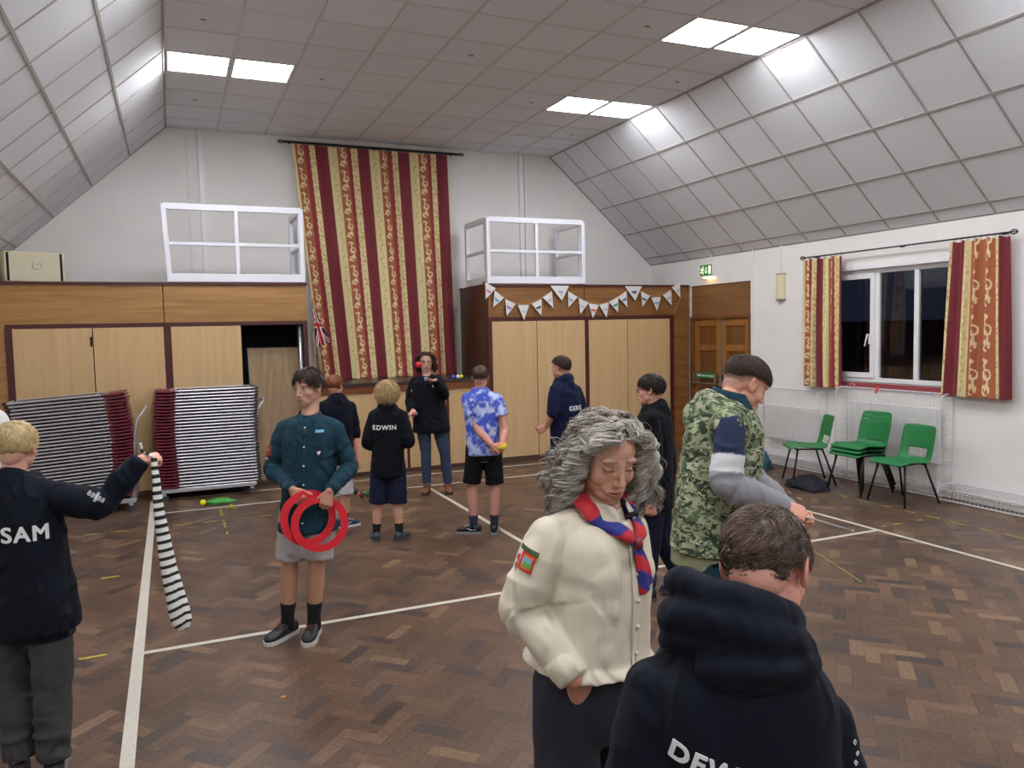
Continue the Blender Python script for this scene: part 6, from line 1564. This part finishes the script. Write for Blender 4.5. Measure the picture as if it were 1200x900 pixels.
# ---- boy in the camouflage gilet
def camo():
    D = 3.35
    s = Fig(D, dict(neck=(853, 470, -.02), shR=(855, 500, -.19), shL=(842, 484, .18), elR=(851, 568, -.25), elL=(880, 560, .20), wrR=(918, 593, -.16), wrL=(925, 598, .12), hiR=(836, 645, -.08), hiL=(828, 640, .10), knR=(838, 760, -.08), knL=(840, 750, .10), anR=(840, 850, -.08), anL=(842, 840, .10), toeR=(900, 860, -.08), toeL=(900, 860, .1)),
        (874, 451, .02, 114, 30, 0), 'tall boy in a camouflage gilet over a navy and grey sweatshirt, looking down', k=1.04, w=.98, skin=(214, 160, 138))
    U, F, L_ = V(0, 0, 1), s.front, s.lat
    s.body(.009, .0036, hands=[('R', nrm(F*.8-U*.35+s.hf*.1), nrm(U*.5+s.hf*.6), -1, dict(curls=[.9, 1.0, 1.1, 1.1], thumb=.8)), ('L', nrm(F*.8-U*.3-s.hf*.2), nrm(U*.6-s.hf*.4), 1, dict(curls=[.9, 1.0, 1.1, 1.1], thumb=.8))], face=dict(brow=(60, 44, 36), lips=(186, 110, 100), stain=.55), scalp=(104, 82, 68), ear=1.1, jaw=1.05)
    # sweatshirt: navy to above the elbow, white band, grey below
    def sw(v):
        c = np.tile(lin((30, 40, 72)), (len(v), 1))
        for q in 'LR':
            S_, E, W_ = s.J['sh'+q], s.J['el'+q], s.J['wr'+q]; L1 = np.linalg.norm(E-S_); t = (v-S_)@(E-S_)/L1**2; de = np.linalg.norm(v-E, axis=1); dS = np.linalg.norm(v-(S_+(E-S_)*np.clip(t, 0, 1)[:, None]), axis=1)
            t2 = (v-E)@(W_-E)/np.dot(W_-E, W_-E); d2 = np.linalg.norm(v-(E+(W_-E)*np.clip(t2, 0, 1)[:, None]), axis=1); on = np.minimum(dS, d2) < .10
            c[on & (t > .50) & (t <= .80) & (dS <= d2+.03)] = lin((200, 200, 202)); c[on & ((t > .80) | (d2 < dS-.02)) & (t > .45)] = lin((140, 142, 148))
        return c
    top(s, 'sweatshirt', mat('sweatshirt_cloth', (128, 128, 128), .85, attr=True, bump=.2), hem=-.02, off=.004, rad=(.068, .064, .060, .056, .044), colf=sw, vox=.007, amp=.009, rx=(.14, .145, .145, .14, .148, .150, .105, .062), ry=(.10, .10, .10, .10, .105, .092, .072, .06))
    TE = cloth('teal_shirt', (26, 58, 72), .8, .08)
    sh = top(s, 'shirt', TE, neckt=1.0, hem=-.20, off=.012, rad=None, rx=(.152, .156, .15, .13, .13, .13, .10, .064), ry=(.112, .114, .11, .09, .09, .08, .072, .062), vox=.009); collar(s, sh, TE, 1.08, stand=.050)
    # camouflage
    m = bpy.data.materials.new('camouflage'); m.use_nodes = True; nt = m.node_tree; b = nt.nodes['Principled BSDF']; Lk = nt.links.new; tc = nt.nodes.new('ShaderNodeTexCoord'); mp = nt.nodes.new('ShaderNodeMapping'); mp.inputs['Scale'].default_value = (1, 1, 1.5); Lk(tc.outputs['Object'], mp.inputs['Vector'])
    prev = None
    for i, (sc_, th, col) in enumerate(((12, 0, (150, 156, 124)), (15, .50, (92, 106, 80)), (20, .545, (52, 64, 50)), (24, .60, (176, 178, 150)))):
        if i == 0: rgb = nt.nodes.new('ShaderNodeRGB'); rgb.outputs[0].default_value = c4(col); prev = rgb.outputs[0]; continue
        n = nt.nodes.new('ShaderNodeTexNoise'); n.noise_dimensions = '4D'; n.inputs['W'].default_value = i*3.7; n.inputs['Scale'].default_value = sc_; n.inputs['Detail'].default_value = 2.5; n.inputs['Distortion'].default_value = 1.2; Lk(mp.outputs['Vector'], n.inputs['Vector'])
        g = nt.nodes.new('ShaderNodeMath'); g.operation = 'GREATER_THAN'; g.inputs[1].default_value = th; Lk(n.outputs['Fac'], g.inputs[0])
        mx = nt.nodes.new('ShaderNodeMix'); mx.data_type = 'RGBA'; Lk(g.outputs[0], mx.inputs['Factor']); Lk(prev, mx.inputs['A']); mx.inputs['B'].default_value = c4(col); prev = mx.outputs['Result']
    Lk(prev, b.inputs['Base Color']); b.inputs['Roughness'].default_value = .85; b.inputs['Specular IOR Level'].default_value = .25
    def ex(mb):
        for q in 'LR': limb(mb, [s.J['neck']*.6+s.J['sh'+q]*.4, s.J['sh'+q]*.78+s.J['neck']*.22-U*.02], [.056, .052])
    g = top(s, 'gilet', m, neckt=.98, hem=-.02, off=.034, rad=None, hood=dict(size=1.12, back=1.12, up=-.050), extra=ex, rx=(.140, .142, .138, .122, .118, .116, .092, .066), ry=(.130, .138, .138, .132, .134, .118, .086, .074), vox=.007, amp=.006, base=.010, fr=10, seed=13)
    rib = MB(); s.torso(rib, .026, lo=-9, rx=(.138, .140), ry=(.130, .134), ts=(-.12, -.02)); rib.build('hem_rib', cloth('khaki_rib', (142, 146, 112), .9), g, smooth=True)
    edge = MB(); T = s.bvh['gilet']
    for q in ('R',):
        c = s.J['sh'+q]*.85+s.J['neck']*.15-U*.03; sd = -s.hf; ring = []
        for a in np.linspace(0, 2*PI, 25)[:-1]:
            d = F*math.cos(a)*.082+U*(math.sin(a)*.105-.01); p = c+d-s.hf*.4; h = T.ray_cast(Vector(p), Vector(s.hf), 1.0)
            if h[0] is not None: ring.append(np.array(h[0])-s.hf*.003)
        if len(ring) > 10: edge.tube(ring, .0055, 6, closed=True)
    if edge.n: edge.build('armhole_edge', cloth('khaki_rib', (142, 146, 112), .9), g, smooth=True)
    legs(s, 'trousers', BLACKC, [.070, .080, .078, .072, .062], .97, off=.004, vox=.010, hipr=(.12, .12, .11)); feet(s)
    hair(s.H, s.root, 9000, .050, hl=(.58, .20, -.38), thick=.006, base=(70, 53, 42), var=.28, stand=.008, vol=.002, grav=.12, S=6, w=.0013, crown=(0, -.6, .8), swirl=.3, seed=30, lift=.4, shell=False, lenf=lambda e: np.where(e[:, 2] > .55, 1.2, np.where(e[:, 2] > .35, .5, np.where(e[:, 2] > 0, .18, .09))))
    # hand stick in his hand
    a, b2 = P(925, 600, D-.10), P(999, 622, D+.02); d = nrm(b2-a); t = thing('hand_stick', a, 'thin grey stick with a yellow-green grip held by the camouflage gilet boy', 'stick')
    MB().tube([a, b2], .0045, 10).build('shaft', mat('stick_grey', (176, 176, 172), .4), t, smooth=True); MB().tube([a-d*.03, a+d*.05], .0105, 12).build('grip', mat('grip_lime', (206, 224, 40), .5), t, smooth=True)
    MB().sphere(b2, .006, 10, 8).build('tip', mat('tip_white', (230, 230, 226), .4), t, smooth=True)

# ---- woman with grey curls in the cream scout shirt
def leader():
    D = 2.1
    s = Fig(D, dict(neck=(703, 595, -.01), shR=(642, 629, -.10), shL=(736, 621, .14), elR=(611, 712, -.10), elL=(738, 715, .20), wrR=(672, 796, -.185), wrL=(728, 790, .16), hiR=(662, 816, -.08), hiL=(714, 818, .08), knR=(668, 1010, -.08), knL=(722, 1015, .08), anR=(672, 1190, -.08), anL=(726, 1190, .08), toeR=(700, 1200, -.2), toeL=(760, 1200, 0)),
        (710, 536, -.02, 27, 19, -3), 'woman with curly grey hair in a cream scout shirt, hand in her jeans pocket', k=1.01, w=1.03, skin=(204, 156, 132))
    U, F, L_ = V(0, 0, 1), s.front, s.lat
    s.body(.009, .0026, hands=[('R', nrm(s.hr*.35-U*.78+s.hf*.55), nrm(U*.5+s.hr*.6+s.hf*.3), -1, dict(curl=.5, thumb=.9, k=.98)), ('L', nrm(-U+F*.2), F, 1, dict(curl=.5))],
        face=dict(brow=(128, 106, 92), lips=(168, 92, 88), eyes='down', blush=.08), cheek=1.0, nose=1.1, jaw=.98, neckr=.052)
    M = cloth('cream_shirt', (214, 206, 186), .75, .08, na=.03, fs=8.0, st=1.0)
    
    def ex(mb):
        for sx in (-1, 1):
            c = s.pel*.34+s.J['neck']*.66; mb.sphere(c+L_*sx*.062+F*.050+U*.005, (.085, .082, .095), 24, 16, M=np.array([L_, F, U])*1.0)
        mb.tube([s.J['neck']-U*.03, s.J['neck']+U*.006], [.066, .062], 20)
    o = top(s, 'shirt', M, neckt=.975, hem=.215, off=.012, rad=(.068, .064, .060, .052, .040), amp=.006, base=.005, fr=8, extra=ex, vox=.005, smooth=16, rx=(.188, .186, .182, .156, .148, .144, .100, .062), ry=(.148, .148, .146, .128, .120, .100, .076, .060), seed=17)
    co = collar(s, o, M, 1.1, stand=.04)
    W_, E = s.J['wrR'], s.J['elR']; d = nrm(W_-E); MB().tube([W_-d*.065, W_-d*.03, W_+d*.0], [.048, .046, .041], 22).build('cuff', M, o, smooth=True)
    T = s.bvh['shirt']
    def fp_(x, t, lift=.002):
        p = s.pel*(1-t)+s.J['neck']*t+L_*x+F*.5; h = T.ray_cast(Vector(p), Vector(-F), 1.0); return (np.array(h[0]) if h[0] is not None else p-F*.4)+F*lift
    st = [fp_(0, t, .003) for t in np.linspace(.22, .95, 44)]; MB().tube(st, .017, 8, flat=.2, up=F).build('placket', M, o, smooth=True)
    b = MB()
    for t in (.86, .71, .58, .45, .32, .24): b.sphere(fp_(0, t, .008), .0058, 12, 8)
    b.build('button', mat('button_cream', (196, 188, 168), .35), o, smooth=True)
    # sleeve seam and badges on the sleeve facing the camera
    Sh, El = s.J['shR'], s.J['elR']; r_, u_, h_ = camera_frame(Sh); ax = nrm(El-Sh); rr_ = nrm(np.cross(ax, h_)); rr_ = rr_ if np.dot(rr_, r_) > 0 else -rr_; up_ = -ax
    def bd(px, py, w_, h2, col, name, lift=.002, par=None, shape='rect'): return project_print(s, 'shirt', par or o, patch_mesh(w_, h2, .0025, shape=shape), 0, s.hit('shirt', px, py), rr_, up_, mat('thread_%d_%d' % (sum(col), col[0]), col, .8), name=name, lift=lift)
    e1 = bd(617.5, 659, .036, .048, (196, 44, 40), 'sleeve_badge'); bd(617.5, 659, .026, .036, (222, 120, 50), 'badge_border', .0042, e1); bd(617.5, 657.5, .022, .020, (120, 170, 196), 'badge_sky', .0058, e1); bd(617.5, 662, .022, .013, (96, 160, 60), 'badge_field', .006, e1)
    e2 = bd(603.5, 655, .016, .046, (190, 40, 60), 'side_badge'); e3 = bd(618, 644, .062, .013, (62, 88, 50), 'name_strip')
    # neckerchief
    nk = s.J['neck']; m = MB(); ctr = fp_(-.004, .865, .016)
    def tail(side):
        pts = [nk-F*.074+U*.046, nk+L_*side*.062-F*.03+U*.042, nk+L_*side*.082+F*.030+U*.012]
        a_, b_ = (.066, .965), (.034, .915)
        return pts+[fp_(side*a_[0], a_[1], .014), fp_(side*b_[0], b_[1], .018), ctr+L_*side*.004]
    for side in (-1, 1):
        pp = cat_rom(tail(side), 8); m.tube(pp, np.interp(np.linspace(0, 1, len(pp)), [0, .5, .85, 1], [.022, .026, .020, .010]), 14, flat=.55)
    e = [fp_(-.012, .84, .012), fp_(-.026, .77, .011), fp_(-.038, .69, .010), fp_(-.046, .63, .009)]; pp = cat_rom(e, 6); m.tube(pp, np.interp(np.linspace(0, 1, len(pp)), [0, .5, .9, 1], [.010, .022, .024, .004]), 12, flat=.4, up=F)
    e = [fp_(.002, .84, .016), fp_(-.010, .76, .014), fp_(-.022, .67, .012), fp_(-.030, .60, .010)]; pp = cat_rom(e, 6); m.tube(pp, np.interp(np.linspace(0, 1, len(pp)), [0, .5, .9, 1], [.010, .020, .022, .004]), 12, flat=.4, up=F)
    v = np.vstack(m.v); l = (v-nk)@np.array([L_, F, U]).T; ph = (l[:, 2]*1.0+np.abs(l[:, 0])*.55+l[:, 1]*.25)/.082
    red = ((ph+.30) % 1.0) < .45; m.c = [np.where(red[:, None], lin((190, 38, 48)), lin((36, 44, 128)))]
    m.build('neckerchief', mat('scarf_cloth', (128, 128, 128), .75, attr=True, bump=.15), o, attr=True, smooth=True)
    MB().tube([ctr+U*.012+F*.004, ctr-U*.016+F*.004], .0135, 14).build('woggle', mat('woggle_maroon', (130, 34, 48), .5), o, smooth=True)
    bd2 = project_print(s, 'shirt', o, patch_mesh(.036, .036, .0025, shape='disc'), 0, fp_(-.105, .64), nrm(-L_), U, mat('thread_pu', (52, 44, 90), .8), name='world_badge')
    q = fp_(.012, .955, .012); MB().tube([q+L_*.02*-1-F*.01+U*.012, q+L_*-.05+U*.018, q+L_*-.068-F*.01+U*.01], .007, 10).build('microphone', M_blk2, o, smooth=True)
    JE = mat('dark_denim', (30, 34, 48), .75, bump=.2, bump_scale=400, noise_amt=.25, noise_scale=9)
    legs(s, 'jeans', JE, [.088, .086, .066, .060, .05], .97, off=.014, amp=.008, base=.004, hipr=(.148, .152, .148), vox=.008, topt=.34)
    feet(s, col=(50, 40, 36), sole=(90, 80, 70), accent=(70, 60, 50))
    # hair: long curls falling both sides, paler at the front
    def lift_front(e, r): return np.clip(.30+.50*(e[:, 1] > .1)*(e[:, 2] > .2)+.35*r.standard_normal(len(e)), 0, 1)
    hair(s.H, s.root, 5400, .205, hl=(.60, -.28, -.70), thick=.010, base=(112, 102, 92), var=.55, tips=((206, 200, 190), lift_front), curl=.0150, curl_n=3.1, w=.00095, S=44, lift=.36, grav=.46, part=-.12, stand=.002, vol=.018, seed=33, jit=.34, wtip=.5, short=False, clump=26, clear=True,
         lenf=lambda e: np.where((e[:, 1] > .55) & (np.abs(e[:, 0]) < .45), .8, 1.0)*np.where(e[:, 1] > .2, .95, 1.05))
    hair(s.H, s.root, 420, .14, hl=(.62, -.25, -.65), thick=.010, base=(126, 118, 110), var=.30, tips=((200, 194, 186), lift_front), curl=.010, curl_n=2.2, w=.0006, S=40, lift=.4, grav=.45, part=-.12, stand=.004, vol=.020, seed=34, jit=.4, shell=False, short=False, clear=True, name='loose_curls')
# ---- boy in the nearest hoodie, seen from behind
def dew():
    D = 1.40
    s = Fig(D, dict(neck=(868, 745, .0), shL=(768, 812, .0), shR=(962, 850, .04), elL=(752, 960, -.02), elR=(985, 1010, .06), wrL=(790, 1060, .2), wrR=(960, 1100, .25), hiL=(800, 1120), hiR=(925, 1130), knL=(800, 1350), knR=(930, 1350), anL=(800, 1590), anR=(930, 1590), toeL=(800, 1590, .3), toeR=(930, 1590, .3)),
        (898, 666, .05, 157, 30, -6), 'nearest boy, seen from behind in a navy hoodie with letters at its foot', k=.97, w=1.0, skin=(214, 156, 138))
    U, F, L_ = V(0, 0, 1), s.front, s.lat
    s.body(.009, .0026, hands=[('R', nrm(-U+F*.3), F, -1, dict(curl=.5)), ('L', nrm(-U+F*.3), F, 1, dict(curl=.5))], face=dict(brow=(80, 60, 50)), ear=1.12)
    o = top(s, 'hoodie', NAVY, hem=-.16, off=.030, rad=(.082, .076, .070, .060, .046), amp=.007, base=.005, vox=.006, seed=19, rx=(.150, .160, .160, .150, .152, .148, .104, .070), ry=(.105, .118, .122, .114, .120, .108, .088, .072))
    hd = MB(); nb = s.J['neck']; k = s.k
    # hood rolled into thick folds around the neck
    for (rx, ry, dz, rr2, sl) in ((.105, .080, .050, .036, .02), (.118, .092, .012, .044, .05), (.124, .098, -.026, .030, .060)):
        ring = []
        for a in np.linspace(-2.35, 2.35, 25):
            c, sn = math.cos(a), math.sin(a); ring.append(nb+L_*(sn*rx-.012)*k-F*(c*ry*k)+U*(dz+.034-sl*(1-c)*.9-.036*sn)*k)
        hd.tube(ring, [rr2*k*(.45+.55*max(0, math.cos(a*.62))) for a in np.linspace(-2.35, 2.35, 25)], 18)
    loft(hd, [(nb-F*.05*k+U*.04, L_, F, .07*k, .05*k), (nb-F*.075*k+U*.0, L_, F, .115*k, .065*k), (nb-F*.085*k-U*.035-L_*.01, L_, F, .112*k, .056*k), (nb-F*.080*k-U*.062-L_*.015, L_, F, .080*k, .034*k), (nb-F*.076*k-U*.075-L_*.018, L_, F, .04*k, .018*k)], 28, 4)
    ho = s.garment('hood', hd, NAVY, .0055, 4, (), .007, 13, 4.0); ho.parent = o
    r_, u_, h_ = camera_frame(s.J['neck']); rr_ = nrm(r_*1.0-u_*.30+h_*.05); uu_ = nrm(u_+r_*.12)
    project_print(s, 'hoodie', o, 'DEW', .048, s.hit('hoodie', 823, 895)+V(0, 0, -.004), rr_, uu_, PRINT, bold=.005)
    for i, (x, y) in enumerate(((1004, 869), (1007, 882), (1005, 893))):
        me = text_mesh('8', .014, .0015, -.0002); me.transform(Matrix.Rotation(.5, 4, 'Z')); project_print(s, 'hoodie', o, me, 0, s.hit('hoodie', x-2, y), r_, u_, PRINT, name='sleeve_print')
    legs(s, 'trousers', BLACKC, [.095, .085, .075, .07, .06], .97, off=.01, vox=.010); feet(s)
    hair(s.H, s.root, 9000, .050, hl=(.55, .0, -.82), thick=.008, base=(92, 74, 62), var=.34, stand=.006, vol=.003, grav=.10, crown=(.15, -.25, .95), swirl=.7, S=8, w=.0009, jit=.45, clump=10, seed=36, lenf=lambda e: np.where(e[:, 2] < -.25, .85, 1.0), lift=.3, curl=.002, curl_n=.7)
FIGS = [teal, sam, edge_person, ginger, edwin, juggler, tiedye, gerg, strider, camo, leader, dew]
M_blk2 = mat('black_foam', (20, 20, 22), .8)
import time as _t
for fn in FIGS:
    t0_ = _t.time(); fn(); print('FIG', fn.__name__, round(_t.time()-t0_, 1))
# ================================================================== world and view
wd = bpy.data.worlds.new('night'); SC.world = wd; wd.use_nodes = True
wd.node_tree.nodes['Background'].inputs['Color'].default_value = (0.005, 0.007, 0.013, 1); wd.node_tree.nodes['Background'].inputs['Strength'].default_value = 1.0
SC.view_settings.view_transform = 'Standard'; SC.view_settings.look = 'None'; SC.view_settings.gamma = 1.0; SC.view_settings.use_curve_mapping = False
SC.view_settings.exposure = 0.92
SC.cycles.use_denoising = True; SC.cycles.max_bounces = 9; SC.cycles.diffuse_bounces = 8; SC.cycles.sample_clamp_indirect = 8.0
SC.cycles.caustics_reflective = False; SC.cycles.caustics_refractive = False
